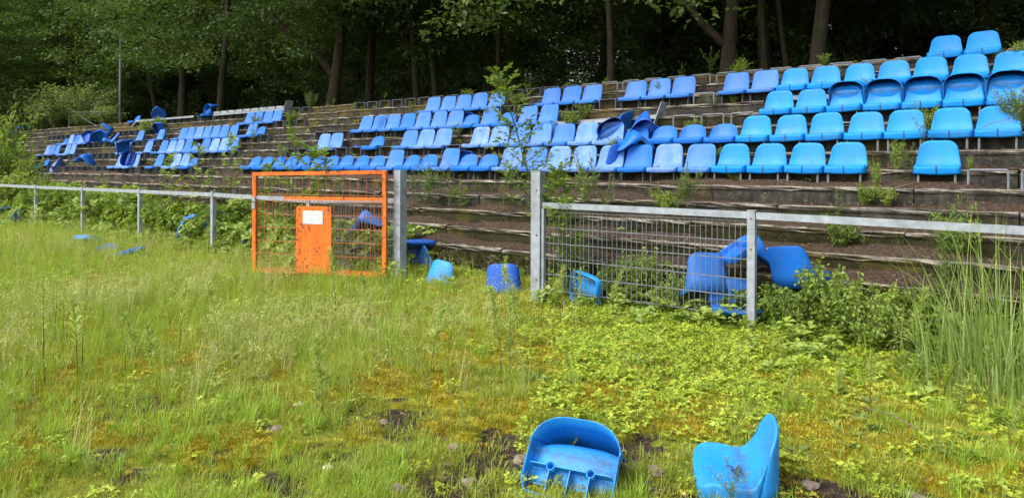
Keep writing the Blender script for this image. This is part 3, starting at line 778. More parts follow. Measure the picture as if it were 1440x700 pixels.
# empty brackets
def empty_bracket(r, k, tube, label):
    e = link('seat_bracket', BR_TUBE if tube else BR_FLAT, None, row_pos(r, k), (0, 0, random.gauss(0, .03)))
    tag(e, label, 'bracket', label)
for r, ks, tube, where in [
    (0, (1, 2), True, 'beside the lone bright seat in the lowest row'),
    (0, (-33, -34, -38, -40, -45, -46, -48, -49, -50, -51, -53, -54, -55), False, 'in the lowest row of the far block'),
    (1, (-17, -21, -23, -24, -27, -28), False, 'in the second row of the middle block'),
    (1, (-33, -43, -45, -46, -48, -49, -50, -51, -52, -53, -54, -55, -58), False, 'in the second row of the far block'),
    (2, (-6, -7, -8), True, 'in the third row next to the bright block'),
    (2, (-26, -27, -28), False, 'in the third row at the middle stair gap'),
    (2, (-33, -44, -45, -47, -48, -50, -51, -52, -53, -54, -55, -56), False, 'in the third row of the far block'),
    (3, (-4,), True, 'in the fourth row between weathered seats'),
    (3, (-8, -12, -13), False, 'in the fourth row behind the sapling'),
    (3, (-28, -29, -30), False, 'in the fourth row at the stair gap'),
    (3, tuple(range(-44, -66, -1)), False, 'in the fourth row of the far block'),
    (4, (1, -2, -3, -4, -5, -6, -7, -8, -9, -10, -11, -12, -13, -14), True, 'in the top row on the bright block side'),
    (4, tuple(range(-15, -30, -1)), False, 'in the top row of the middle block'),
    (4, tuple(range(-34, -57, -1)), False, 'in the top row of the far block')]:
    for k in ks:
        if (r, k) not in occupied: empty_bracket(r, k, tube, 'empty grey steel seat bracket ' + where)

# ------------------------------------------------------------------ seats thrown about
def underside(e, mat):
    """ribs and bolt bosses moulded under the pan"""
    def rib(a, b, h, z=.07):
        q = MB(); a, b = Vector(a), Vector(b); d = (b - a).normalized()
        q.box(((a.x + b.x) / 2, (a.y + b.y) / 2, z - h / 2), ((b - a).length, .004, h), d.to_track_quat('X', 'Z')); q.obj('rib', mat, e)
    rib((-.20, .155, 0), (-.122, .155, 0), .06); rib((-.078, .155, 0), (.078, .155, 0), .055); rib((.122, .155, 0), (.20, .155, 0), .06)
    rib((0, .02, 0), (0, .15, 0), .05); rib((-.10, .02, 0), (-.10, .133, 0), .055); rib((.10, .02, 0), (.10, .133, 0), .055)
    rib((-.16, .03, 0), (-.16, .12, 0), .02); rib((.12, .07, 0), (.17, .07, 0), .03)
    for s in (-1, 1):
        q = MB(); n = 14; V = []; Fc = []
        for k in range(n):
            a = 2 * math.pi * k / n
            for rr, z in ((.022, .07), (.022, .018), (.017, .018), (.017, .07)): V.append((s * .10 + rr * math.cos(a), .155 + rr * math.sin(a), z))
        for k in range(n):
            for j in range(3): Fc.append([k * 4 + j, ((k + 1) % n) * 4 + j, ((k + 1) % n) * 4 + j + 1, k * 4 + j + 1])
        q.add(V, Fc); q.obj('bolt_boss', mat, e, True)
def loose_seat(shape, mat, loc, front, up, label, group='seats torn off and thrown about', ribs=False, clip=False, mid=True):
    e = empty('loose_seat'); mw = axes_matrix(loc, front, up)
    if mid: mw.translation = Vector(loc) - mw.to_3x3() @ Vector((0, .2, SHAPES[shape]['H'] / 2))      # loc is the middle of the shell
    e.matrix_world = mw
    link('shell', shell(shape, mat), e)
    if ribs: underside(e, mat)
    if clip: link('bolt_clip', CLIP, e, (0, .004, 0))
    return tag(e, label, 'seat', group)
TOW, LFT, RGT, AWY = -CAM_FWD, -CAM_RIGHT, CAM_RIGHT, CAM_FWD
def gp(x, y, dz=0.0):
    u, v = on_ground(x, y); return Vector((u, v, gz(u, v) + dz))
def tp(x, y, v):
    """point on the plane v = const seen at pixel (x, y)"""
    return Vector((u_at(x, v), v, h_at(x, y, v)))

# the two in the grass of the pitch
loose_seat('tall', 'seat_light', gp(791, 700, -.005), (TOW * .80 + LFT * .36) * .62 - UP * .78, -(TOW * .80 + LFT * .36) * .74 - UP * .60,
           'light blue seat lying on its back in the grass, ribbed underside showing', ribs=True, clip=True, mid=False)
fr2 = (LFT * .97 + AWY * .22).normalized()
s2 = loose_seat('short', 'seat_light', gp(976, 663, -.012), fr2, UP * 1.0 - fr2 * .02 + TOW * .07, 'light blue seat sitting upright in the grass with dirt in its pan', mid=False)
q = MB(); rg = np.random.default_rng(5); n = 60
q.leaves(np.stack([rg.normal(.03, .035, n), .20 + rg.normal(0, .022, n), .073 + rg.random(n) * .006], 1), np.concatenate([rg.normal(size=(n, 2)), np.zeros((n, 1))], 1), np.tile([0, 0, 1.], (n, 1)), rg.uniform(.008, .025, n), rg.uniform(.004, .012, n), rg.random(n) * .3, .1)
o = q.obj('dirt', 'litter', s2); o['kind'] = 'stuff'
# at the gate opening
loose_seat('tall', 'seat_light', tp(627, 390, 6.55), AWY * .75 + RGT * .45 - UP * .3, UP * .9 + RGT * .30 + AWY * .25, 'pale blue seat standing turned away in the gate opening')
loose_seat('old', 'seat_dark', tp(712, 395, 6.5), AWY * .95 + RGT * .2 + UP * .1, UP * .96 + AWY * .2, 'dark blue seat seen from its smooth back in the gate opening')
loose_seat('old', 'seat_old', tp(586, 374, 6.62), LFT * .3 + AWY * .5 - UP * .6, UP * .6 + TOW * .7, 'blue seat propped behind the hinge post of the orange gate')
loose_seat('old', 'seat_dark', tp(592, 362, 6.74), TOW * .9 + UP * .4, -UP * .9 + TOW * .4, 'dark blue seat lying upside down behind the hinge post')
loose_seat('low', 'seat_dark', tp(510, 368, 6.5), -UP * .95 + TOW * .2, AWY * .95 - UP * .2, 'dark hollow seat underside seen through the orange gate mesh', ribs=True)
loose_seat('old', 'seat_old', tp(518, 322, 6.98), LFT * .6 - UP * .7, UP * -.5 + LFT * -.4 + RGT * .4, 'blue seat tilted on the step behind the orange gate')
loose_seat('old', 'seat_old', tp(366, 338, 6.6), RGT * .8 - UP * .3 + TOW * .3, UP * .3 + TOW * .9, 'blue seat half sunk in leaves behind the gate latch')
# behind the mesh panel
loose_seat('tall', 'seat_light', tp(838, 408, 6.45), UP * .85 + RGT * .2, RGT * .75 + AWY * .5, 'light blue seat on edge behind the mesh beside the sapling post')
loose_seat('old', 'seat_old', tp(988, 388, 6.62), AWY * .9 + LFT * .1 - UP * .3, UP * .9 + AWY * .35, 'blue seat turned away, smooth back showing through the mesh')
loose_seat('old', 'seat_deep', tp(1052, 370, 6.80), LFT * .82 - UP * .57, RGT * .57 - UP * .82, 'blue seat upside down like a tent behind the end post')
loose_seat('old', 'seat_old', tp(1036, 416, 6.45), UP * .9 + AWY * .35, TOW * .9 + UP * .35, 'blue seat lying on its back low behind mesh and end post')
loose_seat('old', 'seat_deep', tp(1122, 368, 6.68), RGT * .75 + AWY * .55 - UP * .15, UP * .95 + LFT * .2, 'blue seat among leaves past the end post, back towards the pitch')
loose_seat('old', 'seat_light', tp(1512, 430, 6.5), LFT * .3 + TOW * .2 - UP * .9, TOW * .9 + LFT * .3, 'blue seat hidden behind the tall reed grass')
# pitch side of the far fence
loose_seat('tall', 'seat_light', gp(124, 345, -.02), TOW * .9 + LFT * .3, -UP + TOW * .2, 'light blue seat upside down in the tall grass before the far fence')
loose_seat('old', 'seat_old', gp(160, 354, .02), RGT * .8 - UP * .2 + TOW * .3, UP * .8 + LFT * .45, 'blue seat leaning back in the tall grass before the far fence')
loose_seat('low', 'seat_deep', gp(187, 358, -.06), TOW * .8 + RGT * .4, -UP * .9 + RGT * .3, 'blue seat mostly sunk in grass beside the leaning one')
loose_seat('low', 'seat_deep', tp(12, 300, 6.5), TOW * .8 + UP * .3, -UP * .9 + TOW * .3, 'blue seat under brambles at the far end of the fence')
loose_seat('old', 'seat_old', tp(35, 308, 6.4), RGT * .7 + TOW * .5, UP * .4 + TOW * .7, 'pale seat lying under brambles at the far fence posts')
loose_seat('old', 'seat_deep', tp(272, 325, 6.45), RGT * .6 + TOW * .4, -UP * .6 + TOW * .6, 'blue seat under the bright green bush behind the fence')
loose_seat('low', 'seat_deep', tp(304, 312, 6.6), TOW * .7 + RGT * .4, UP * .4 + TOW * .5 + LFT * .5, 'blue seat behind the fence post next to the bush')
# heaps on the terrace
H2 = 'heaped seats in the second row'
loose_seat('old', 'seat_deep', tp(862, 186, 9.72), RGT * .45 - UP * .8, AWY * .9 + UP * .1 + RGT * .2, 'smooth blue seat tilted up in the heap over the low seats', H2)
loose_seat('old', 'seat_old', tp(885, 181, 9.95), RGT * .5 - UP * .6 + TOW * .3, TOW * .6 + UP * .6 + RGT * .3, 'pale seat at the back of the heap below the grey beam', H2)
loose_seat('old', 'seat_dark', tp(910, 182, 9.75), RGT * .75 - UP * .6, RGT * .3 + UP * .45 + AWY * .8, 'dark seat on its side showing ribs, on top of the heap', H2, ribs=True)
loose_seat('old', 'seat_deep', tp(893, 211, 9.0), RGT * .75 - UP * .66, -(RGT * .66 + UP * .75), 'blue seat wedged behind the lowest row below the heap', H2)
loose_seat('old', 'seat_dark', tp(866, 217, 9.02), AWY * .9 + LFT * .3, UP * .9 + TOW * .2, 'dark seat behind the deep blue one of the lowest row', 'seats tipped behind the lowest row')
def box_seat(x, ytop, v, label, group):
    p = tp(x, ytop, v); return loose_seat('low', 'seat_dark', p, UP, (0, 1, -.12), label, group, ribs=True, mid=False)
box_seat(650, 212, 8.93, 'dark hollow seat hung behind the low ones, lowest row', 'seats tipped behind the lowest row')
box_seat(653, 158, 10.43, 'dark hollow seat hung behind a low one, third row', 'seats tipped behind the third row')
loose_seat('old', 'seat_dark', tp(517, 203, 9.72), LFT * .6 + TOW * .3, UP * .8 + RGT * .4, 'dark blue seat tipped behind the low one, second row', 'seats tipped behind the second row')
loose_seat('old', 'seat_old', tp(545, 176, 10.52), AWY * .9, UP * .9, 'seat turned round behind the third row of weathered seats', 'seats tipped behind the third row')
loose_seat('old', 'seat_old', tp(770, 188, 9.85), AWY * .9, UP * .9, 'seat turned round behind the second row below the grey beam', 'seats tipped behind the second row')
FB = 'tipped seats of the far block'
loose_seat('tall', 'seat_dark', tp(184, 225, 8.85), RGT * .9 - UP * .2, AWY * .9 - UP * .2, 'dark upturned seat in the lowest row of the far block', FB, ribs=True)
loose_seat('old', 'seat_deep', tp(120, 229, 8.65), LFT * .8 - UP * .5, RGT * .5 - UP * .8, 'deep blue seat upside down like a tent, far block', FB)
loose_seat('old', 'seat_pale', tp(77, 231, 8.65), LFT * .9, UP * .5 + TOW * .6, 'pale seat lying flat among weeds, far block', FB)
loose_seat('tall', 'seat_dark', tp(128, 195, 10.15), TOW * .3 - UP * .4 + LFT * .7, AWY * .8 - UP * .4, 'dark hollow seat overturned in the third row, far block', FB)
loose_seat('old', 'seat_deep', tp(139, 194, 10.0), RGT * .8 - UP * .4, UP * -.3 + TOW * .9, 'blue seat rolled against the overturned one, far block', FB)
loose_seat('old', 'seat_old', tp(156, 192, 10.1), LFT * .75 + TOW * .4 - UP * .2, UP * .9 + RGT * .35, 'weathered seat rocked back beside the heap, far block', FB)
loose_seat('old', 'seat_old', tp(147, 184, 10.3), LFT * .4 - UP * .8, UP * .4 + LFT * .6 + TOW * .3, 'weathered seat standing on top of the heap, far block', FB)
loose_seat('low', 'seat_deep', tp(226, 179, 10.85), RGT * .9 + UP * .1, UP * .4 - TOW * .6, 'flattened seat next to a round-backed one in the fourth row', FB)
loose_seat('old', 'seat_old', tp(176, 207, 9.4), RGT * .7 + TOW * .4, -UP * .8 + RGT * .2, 'seat tipped over in the second row of the far block', FB)
loose_seat('low', 'seat_deep', tp(290, 158, 11.6), LFT * .8 + TOW * .4, UP * .95 + LFT * .1, 'deep blue seat standing on the grey bench rail', FB)
loose_seat('old', 'seat_deep', tp(299, 157, 11.75), RGT * .3 - UP * .8, AWY * .6 + RGT * .5, 'blue seat hooked behind the one on the bench rail', FB)
loose_seat('low', 'seat_dark', tp(222, 161, 11.8), TOW * .7 + RGT * .5, UP * -.5 + TOW * .6, 'dark seat scrap behind the grey bench rail', FB)
loose_seat('old', 'seat_old', tp(10, 185, 10.6), TOW * .6 + LFT * .6, UP, 'weathered seat among bushes at the overgrown end', FB)
loose_seat('old', 'seat_deep', tp(27, 185, 10.9), RGT * .6 + UP * .4, -UP * .8, 'overturned seat among bushes at the overgrown end', FB)

# ------------------------------------------------------------------ loose steel on the terrace
def beam(name, a, b, label, end=True, plates=0, width=.05, depth=.20):
    a, b = Vector(a), Vector(b); e = empty(name, a)
    q = MB(); d = b - a; rot = d.to_track_quat('X', 'Z')
    q.box(d / 2, (d.length, depth, .012), rot); q.box(d / 2 + rot @ Vector((0, -depth / 2 + .006, -.034)), (d.length, .012, width), rot); q.obj('beam', 'galv', e)
    if end:
        q = MB(); q.box(d + rot @ Vector((.03, 0, .03)), (.012, .24, .38), rot @ Matrix.Rotation(R(22), 4, 'Y').to_quaternion()); q.obj('end_plate', 'galv', e)
    for k in range(plates):
        q = MB(); p = d * ((k + .5) / plates); q.box(p + rot @ Vector((0, -.10, .03)), (d.length / plates * .86, .02, .075), rot @ Matrix.Rotation(random.gauss(0, .03), 4, 'Y').to_quaternion()); q.obj('plate', 'galv', e)
    return tag(e, label, 'beam')
zb = step_z(8) + .215
beam('steel_beam', (u_at(775, 10.2), 10.2, zb - .03), (u_at(926, 10.2), 10.2, zb + .02), 'fallen grey steel beam with upright end plate across the third row')
beam('steel_beam', (u_at(1098, 10.62), 10.62, step_z(9) + .25), (u_at(1262, 10.62), 10.62, step_z(9) + .22), 'grey steel beam lying behind the third row of bright seats', end=False)
z5 = step_z(12) + .225
beam('bench_rail', (u_at(200, 11.6), 11.6, z5), (u_at(276, 11.6), 11.6, z5), 'plain grey bench rail with bent down end in the top row', end=False, plates=0)
beam('bench_rail', (u_at(304, 11.6), 11.6, z5), (u_at(404, 11.6), 11.6, z5), 'grey bench rail carrying a line of plates in the top row', end=True, plates=9)
q = MB(); a = Vector((u_at(198, 11.55), 11.55, z5 - .02)); q.tube([a, a + Vector((-.35, 0, -.02)), a + Vector((-.75, 0, -.22)), a + Vector((-.8, 0, -.24))], .035, 8)
o = q.obj('bent_pipe', 'galv', None, True); tag(o, 'bent grey pipe at the end of the plain bench rail', 'pipe')
e = empty('handrail', (u_at(97, 11.9), 11.9, step_z(13)))
q = MB(); q.tube([(0, 0, 0), (.03, 0, .52), (.10, 0, .62), (.30, 0, .66), (2.6, 0, .55), (3.5, 0, .50)], .020, 8); q.obj('top_bar', 'pole', e, True)
q = MB(); q.tube([(.8, 0, .6), (1.9, 0, .22), (2.7, 0, 0)], .016, 8); q.obj('brace', 'pole', e, True)
tag(e, 'bent grey tube handrail at the top of the terrace before the bushes', 'handrail')
# lamp post behind the terrace
lu = u_at(169, 13.0); lz = gz(lu, 13.0)
e = empty('lamp_post', (lu, 13.0, lz))
q = MB(); q.tube([(0, 0, -.3), (0, 0, .9), (0, 0, 3.9)], [.075, .07, .045], 10); q.obj('pole', 'pole', e, True)
q = MB(); q.tube([(0, 0, 3.85), (-.1, -.05, 4.0), (-.5, -.2, 4.1)], .03, 8); q.obj('arm', 'pole', e, True)
q = MB(); q.box((-.75, -.3, 4.12), (.55, .2, .1), Matrix.Rotation(.38, 4, 'Z').to_quaternion()); q.box((-.75, -.3, 4.06), (.45, .15, .03), Matrix.Rotation(.38, 4, 'Z').to_quaternion()); q.obj('lamp_head', 'pole', e)
tag(e, 'thin grey lamp post standing behind the far block of the terrace', 'lamp post')

# ================================================================== TREES OF THE WOOD
def crown_mesh(seed, mat, h0=1.9, h1=15.0, rad=4.2, nb=105, nsp=26, nl=10, leaf=.15):
    """leaf layers hung on many drooping branches around a bare stem"""
    rg = np.random.default_rng(seed); q = MB()
    B, D, Nn, L, S = [], [], [], [], []
    for b in range(nb):
        t = (b + rg.random()) / nb; h = h0 + .8 + (h1 - h0 - .8) * t ** 1.15
        az = rg.random() * 6.283; r = rad * (.35 + .75 * math.sin(min(1, (t + .22) * .95) * math.pi) ** .6) * rg.uniform(.7, 1.15)
        droop = rg.uniform(.15, .45) * (1.2 - t)
        k = np.sqrt(rg.random(nsp)) * .9 + .1
        side = rg.normal(0, .16, nsp) * r * k
        x = np.cos(az) * r * k - np.sin(az) * side; y = np.sin(az) * r * k + np.cos(az) * side
        z = h + r * (.22 * k - droop * k * k) + rg.normal(0, .14, nsp)
        br_shade = rg.random() * .5
        for j in range(nsp):
            p = np.array([x[j], y[j], max(z[j], h0 - .3 + rg.random() * .5)])
            dd = rg.normal(size=(nl, 3)) * [1, 1, .45]; dd[:, 2] -= .25
            off = rg.normal(0, .20, (nl, 3)) * [1, 1, .5]
            B.append(p + off); D.append(dd); Nn.append(rg.normal(0, .35, (nl, 3)) + [0, 0, 1]); L.append(rg.uniform(.7, 1.25, nl) * leaf); S.append(br_shade + rg.random(nl) * .5)
    B, D, Nn, L, S = (np.concatenate(a) for a in (B, D, Nn, L, S))
    q.leaves(B, D, Nn, L, L * .62, S, .12, .08); return q.mesh('crown', mat)
CROWNS = [crown_mesh(s, 'leaf_tree', h0=hh) for s, hh in ((1, 2.0), (2, 2.6), (3, 1.6), (4, 3.0))]
CROWN_LIT = [crown_mesh(s, 'leaf_tree_light', h0=hh, nb=120, leaf=.15) for s, hh in ((11, .8), (12, 1.4))]

def trunk_mesh(seed, r0, lean=(0, 0), limbs=8, sway=.25, big=None, height=13.0, low=3.2):
    rg = np.random.default_rng(seed); q = MB(); n = 14
    ph = rg.random(4) * 6.28
    P = []
    for i in range(n):
        t = i / (n - 1); z = -.4 + (height + .4) * t ** 1.4
        P.append((lean[0] * z / 4 + sway * r0 * 2 * math.sin(z * .9 + ph[0]), lean[1] * z / 4 + sway * r0 * 2 * math.sin(z * .8 + ph[1]), z))
    rr = [r0 * (1.0 - .82 * (max(0, p[2]) / height) ** .8) * (1 + .35 * math.exp(-max(0, p[2] + .1) * 5)) for p in P]
    q.tube(P, rr, 12)
    def at(z):
        for a, b in zip(P[:-1], P[1:]):
            if b[2] >= z: f = (z - a[2]) / (b[2] - a[2]); return Vector(a).lerp(Vector(b), f)
        return Vector(P[-1])
    def limb(z, az, ln, r, rise):
        a = at(z); pts = [a]; d = Vector((math.cos(az), math.sin(az), rise))
        for k in range(1, 6): pts.append(pts[-1] + d.normalized() * ln / 5 + Vector(rg.normal(0, .05 * ln / 5 * 3, 3))); d.z += rg.normal(.02, .12)
        q.tube(pts, [r * (1 - .8 * k / 5) for k in range(6)], 7)
    if big: limb(*big)
    for k in range(limbs): limb(rg.uniform(low, height * .8), rg.random() * 6.28, rg.uniform(1.5, 3.5), r0 * rg.uniform(.16, .32), rg.uniform(.2, .9))
    return q.mesh('trunk', 'bark', True)

def tree(u, v, tm, cm, label, group, rz=None, cs=1.0, cz=0.0):
    e = empty('tree', (u, v, gz(u, v)))
    link('trunk', tm, e)
    link('crown', cm, e, (0, 0, cz), (0, 0, random.random() * 6.28 if rz is None else rz), cs)
    return tag(e, label, 'tree', group)
GT = 'trees lining the top of the terrace'
az_l = math.atan2(-ST, -CT)     # picture-left as a world azimuth
for n, (x, v, dia, lean, big, label) in enumerate([
    (315, 13.3, .40, (0, 0), None, 'pale bare trunk rising behind the grey bench rail'),
    (472, 13.1, .50, (.05, 0), (1.0, az_l, 4.2, .13, 1.25), 'thick mossy trunk with a long limb forking off low to one side'),
    (521, 15.2, .42, (.1, 0), None, 'dark thick trunk just past the forked mossy tree'),
    (588, 14.6, .30, (-.35, -.1), None, 'slim trunk leaning over beside its twin in the wood edge'),
    (610, 14.9, .28, (-.30, .1), None, 'slim straighter twin of the leaning trunk in the wood edge'),
    (703, 15.4, .24, (.03, 0), None, 'thin upright trunk behind the sapling top'),
    (860, 13.2, .24, (-.28, -.1), None, 'thin blotchy trunk leaning over the top row behind weathered seats'),
    (1031, 13.3, .40, (0, 0), (.75, az_l, 3.2, .09, 1.5), 'stout brown trunk with one slim limb, above two weathered seats'),
    (1074, 14.0, .19, (-.02, 0), None, 'slim upright trunk beside the stout brown one'),
    (1106, 14.3, .15, (-.32, 0), None, 'very thin trunk leaning between two thicker ones above the bright block'),
    (1160, 13.5, .37, (.03, 0), None, 'stout pale brown trunk above the bright block'),
    (222, 16.5, .45, (-.5, 0), None, 'dark trunk leaning behind the lamp post')]):
    sd = 40 + n
    if n == 10: sd = 77
    tree(u_at(x, v), v, trunk_mesh(sd, dia * .375, (lean[0] * CT, lean[0] * ST), 7, .5 if n in (8, 9, 10) else .3, big), CROWNS[n % 4], label, GT, cz=.5 if x > 1000 else -.5, cs=1.0)
TR = [trunk_mesh(90 + s, r_, (random.uniform(-.15, .15), 0), 8) for s, r_ in enumerate((.16, .22, .28, .12))]
rg = np.random.default_rng(21); placed = []
def free(u, v, d):
    if any((u - a) ** 2 + (v - b) ** 2 < d * d for a, b in placed): return False
    placed.append((u, v)); return True
GW = 'trees standing deeper in the wood'
n = 0
while n < 62:
    u, v = rg.uniform(-70, 15), rg.uniform(16.5, 38)
    if free(u, v, 3.2):
        lab = ('dark tree deep in the wood with thin stem', 'dark tree deep in the wood with sturdy stem', 'dark tree deep in the wood with thick stem', 'dark young tree deep in the wood')[n % 4]
        tree(u, v, TR[n % 4], CROWNS[int(rg.integers(4))], lab, GW + ', ' + lab, cs=rg.uniform(.9, 1.2)); n += 1
n = 0
while n < 16:
    u, v = rg.uniform(-66, -42), rg.uniform(3, 24)
    if free(u, v, 4.0):
        tree(u, v, TR[n % 3], CROWN_LIT[n % 2] if v < 17 else CROWNS[n % 4], 'broad green tree hanging low beyond the overgrown end of the terrace', 'trees beyond the overgrown end', cs=rg.uniform(.85, 1.1)); n += 1
for x, v, cz in ((120, 15.5, -.2), (30, 16.5, -.3), (255, 15.8, .6)):
    tree(u_at(x, v), v, TR[1], CROWN_LIT[0 if x < 200 else 1], f"broad tree, leaves painted lit green, {'over the handrail bushes' if x == 120 else 'over the far bushes' if x == 30 else 'next to the lamp post'}", 'lit green trees behind the far block', cz=cz, cs=.95)

def clump_mesh(seed, mat, rad=.9, n=170, leaf=.16):
    rg = np.random.default_rng(seed); q = MB(); p = rand_unit(n, rg) * (rg.random((n, 1)) ** .4) * rad * [1, 1, .8]
    L = rg.uniform(.7, 1.3, n) * leaf
    q.leaves(p, rg.normal(size=(n, 3)) * [1, 1, .6] - [0, 0, .2], rg.normal(0, .5, (n, 3)) + [0, 0, 1], L, L * .62, rg.random(n), .12, .08); return q.mesh('clump', mat)
wood_c = proto_collection('wood clump', [clump_mesh(s, 'leaf_wood') for s in range(4)])
N = 9000
wu = rg.uniform(-95, 28, N); wv = rg.uniform(31, 46, N); wh = 3 + rg.random(N) ** 1.1 * 14
k = wu < -60; wv[k] = rg.uniform(-4, 44, k.sum()); wu[k] = rg.uniform(-92, -66, k.sum()); wh[k] = rg.random(k.sum()) * 15
keep = fbm(wu * .16 + 3, wh * .28 + wv * .05, 4) > .46
scatter('far_wood', wood_c, 4, np.stack([wu, wv, wh], 1)[keep], rots(keep.sum(), .6, rg), rg.uniform(1.2, 2.3, keep.sum()), 'dark mass of leaves closing the far side of the wood', 'wood', 1)
N = 4200
wu = rg.uniform(-62, 15, N); wv = 13.8 + rg.random(N) ** .8 * 22
wz = ground_z(wu, wv) + rg.random(N) ** 1.6 * 3.0 * sstep(15, 21, wv) + .05
keep = fbm(wu * .5 + 3, wv * .5, 3) > .44
scatter('undergrowth', wood_c, 4, np.stack([wu, wv, wz], 1)[keep], rots(keep.sum(), .4, rg), rg.uniform(.25, .9, keep.sum()), 'dark undergrowth on the floor of the wood', 'undergrowth', 2)

# ================================================================== SHRUBS, SAPLINGS, WEEDS
def bush_meshes(seed, mat, H=1.6, rad=.9, nb=26, nl=46, leaf=.075, wid=.6, up=1.0, stem='stem_green'):
    rg = np.random.default_rng(seed); s = MB(); q = MB()
    for b in range(nb):
        az = rg.random() * 6.283; ln = H * rg.uniform(.55, 1.05); out = rad * rg.uniform(.25, 1.0)
        pts = [np.array([rg.normal(0, .05 * rad), rg.normal(0, .05 * rad), -.05])]
        for k in range(1, 6):
            t = k / 5; pts.append(np.array([math.cos(az) * out * t ** 1.3, math.sin(az) * out * t ** 1.3, ln * (t * up - .18 * t * t * (out / rad))]) + rg.normal(0, .03, 3) * rad)
        s.tube(pts, [.010 * H * (1 - .8 * k / 5) ** 1 + .0015 for k in range(6)], 5, False)
        t = rg.random(nl) ** .75 * .85 + .15; P = np.array(pts); i = np.minimum((t * 5).astype(int), 4); f = (t * 5 - i)[:, None]
        c = P[i] * (1 - f) + P[i + 1] * f + rg.normal(0, .055, (nl, 3)) * rad * 1.4
        L = rg.uniform(.6, 1.3, nl) * leaf
        q.leaves(c, rg.normal(size=(nl, 3)) + [math.cos(az) * .6, math.sin(az) * .6, 0], rg.normal(0, .4, (nl, 3)) + [0, 0, 1], L, L * wid, np.clip(rg.random() * .5 + rg.random(nl) * .5, 0, 1), .15, .12)
    return s.mesh('stems', stem), q.mesh('foliage', mat)
def sapling_meshes(seed, H=2.2, lean=(-.35, 0), nb=12, leaf=.07, mat='leaf_sapling', low=.25):
    rg = np.random.default_rng(seed); s = MB(); q = MB(); n = 9
    P = np.array([[lean[0] * (t ** 1.5) + rg.normal(0, .015), lean[1] * (t ** 1.5) + rg.normal(0, .015), H * t - .05] for t in np.linspace(0, 1, n)])
    s.tube(P, [.014 * (1 - .85 * t) * H / 2 + .001 for t in np.linspace(0, 1, n)], 6, False)
    def twig(a, d, ln, nl):
        pts = np.array([a + d * ln * t + np.array([0, 0, -.06 * ln * t * t]) for t in np.linspace(0, 1, 4)]); s.tube(pts, [.004 * H / 2, .003 * H / 2, .002, .001], 4, False)
        t = np.linspace(.15, 1, nl); c = a + d * (ln * t)[:, None]; L = rg.uniform(.7, 1.25, nl) * leaf
        sd = np.cross(d, [0, 0, 1.]); sd /= max(np.linalg.norm(sd), 1e-4); sg = np.where(np.arange(nl) % 2, 1, -1)[:, None]
        q.leaves(c, d * .7 + sd * sg * .8 + rg.normal(0, .25, (nl, 3)), rg.normal(0, .35, (nl, 3)) + [0, 0, 1], L, L * .55, rg.random() * .3 + rg.random(nl) * .7, .15, .15)
    for b in range(nb):
        t = low + (1 - low) * (b + .5) / nb; i = min(int(t * (n - 1)), n - 2); a = P[i] + (P[i + 1] - P[i]) * (t * (n - 1) - i)
        az = b * 2.4 + rg.normal(0, .4); d = np.array([math.cos(az), math.sin(az), .75]); d /= np.linalg.norm(d)
        twig(a, d, H * .26 * (1.15 - t) * rg.uniform(.6, 1.35) + .06, 10)
    twig(P[-2], (P[-1] - P[-2]) / np.linalg.norm(P[-1] - P[-2]), .14, 9)
    return s.mesh('stem', 'stem_green'), q.mesh('foliage', mat)
def weed_meshes(seed, stem='stem_dark', H=.7, lean=.1, mat='leaf_weed', leaf=.06, nl=70, lo=.35, wid=.16, branches=0):
    """stalk with narrow leaves crowded towards the tip"""
    rg = np.random.default_rng(seed); s = MB(); q = MB(); az = rg.random() * 6.28
    def stalk(a, dirv, ln, n_, l0, r):
        t = np.linspace(0, 1, 7); P = np.array([a + dirv * ln * k + np.array([math.cos(az), math.sin(az), 0]) * lean * ln * k * k + rg.normal(0, .006, 3) * ln for k in t])
        s.tube(P, [r * (1 - .7 * k) for k in t], 5, False)
        k = l0 + (1 - l0) * rg.random(n_) ** (.62 if l0 > .3 else .95); i = np.minimum((k * 6).astype(int), 5); f = (k * 6 - i)[:, None]; c = P[i] * (1 - f) + P[i + 1] * f
        aa = rg.random(n_) * 6.283; d = np.stack([np.cos(aa), np.sin(aa), .5 + 1.3 * k ** 2], 1); L = leaf * rg.uniform(.6, 1.25, n_) * (1.15 - .65 * k if l0 > .3 else 1.15 - .6 * k)
        q.leaves(c, d, rg.normal(0, .3, (n_, 3)) + [0, 0, 1], L, np.maximum(L * wid, .003), rg.random(n_), .1, .2)
    stalk(np.array([0, 0, -.03]), np.array([0, 0, 1.]), H, nl, lo, .0035 + .002 * H)
    for b in range(branches):
        a2 = rg.random() * 6.28; d = np.array([math.cos(a2) * .75, math.sin(a2) * .75, 1.]); d /= np.linalg.norm(d)
        stalk(np.array([0, 0, H * rg.uniform(.1, .55)]), d, H * rg.uniform(.35, .6), nl // 2, .1, .003)
    return s.mesh('stem', stem), q.mesh('foliage', mat)
def plant(name, meshes, loc, label, cat='plant', group=None, scale=1.0, rz=None, tilt=(0, 0)):
    e = empty(name, loc, (tilt[0], tilt[1], random.random() * 6.28 if rz is None else rz))
    e.scale = (scale,) * 3
    nm = ('stems', 'foliage') if name in ('shrub', 'bush') else ('stem', 'foliage')
    for n_, m_ in zip(nm, meshes): link(n_, m_, e)
    return tag(e, label, cat, group)

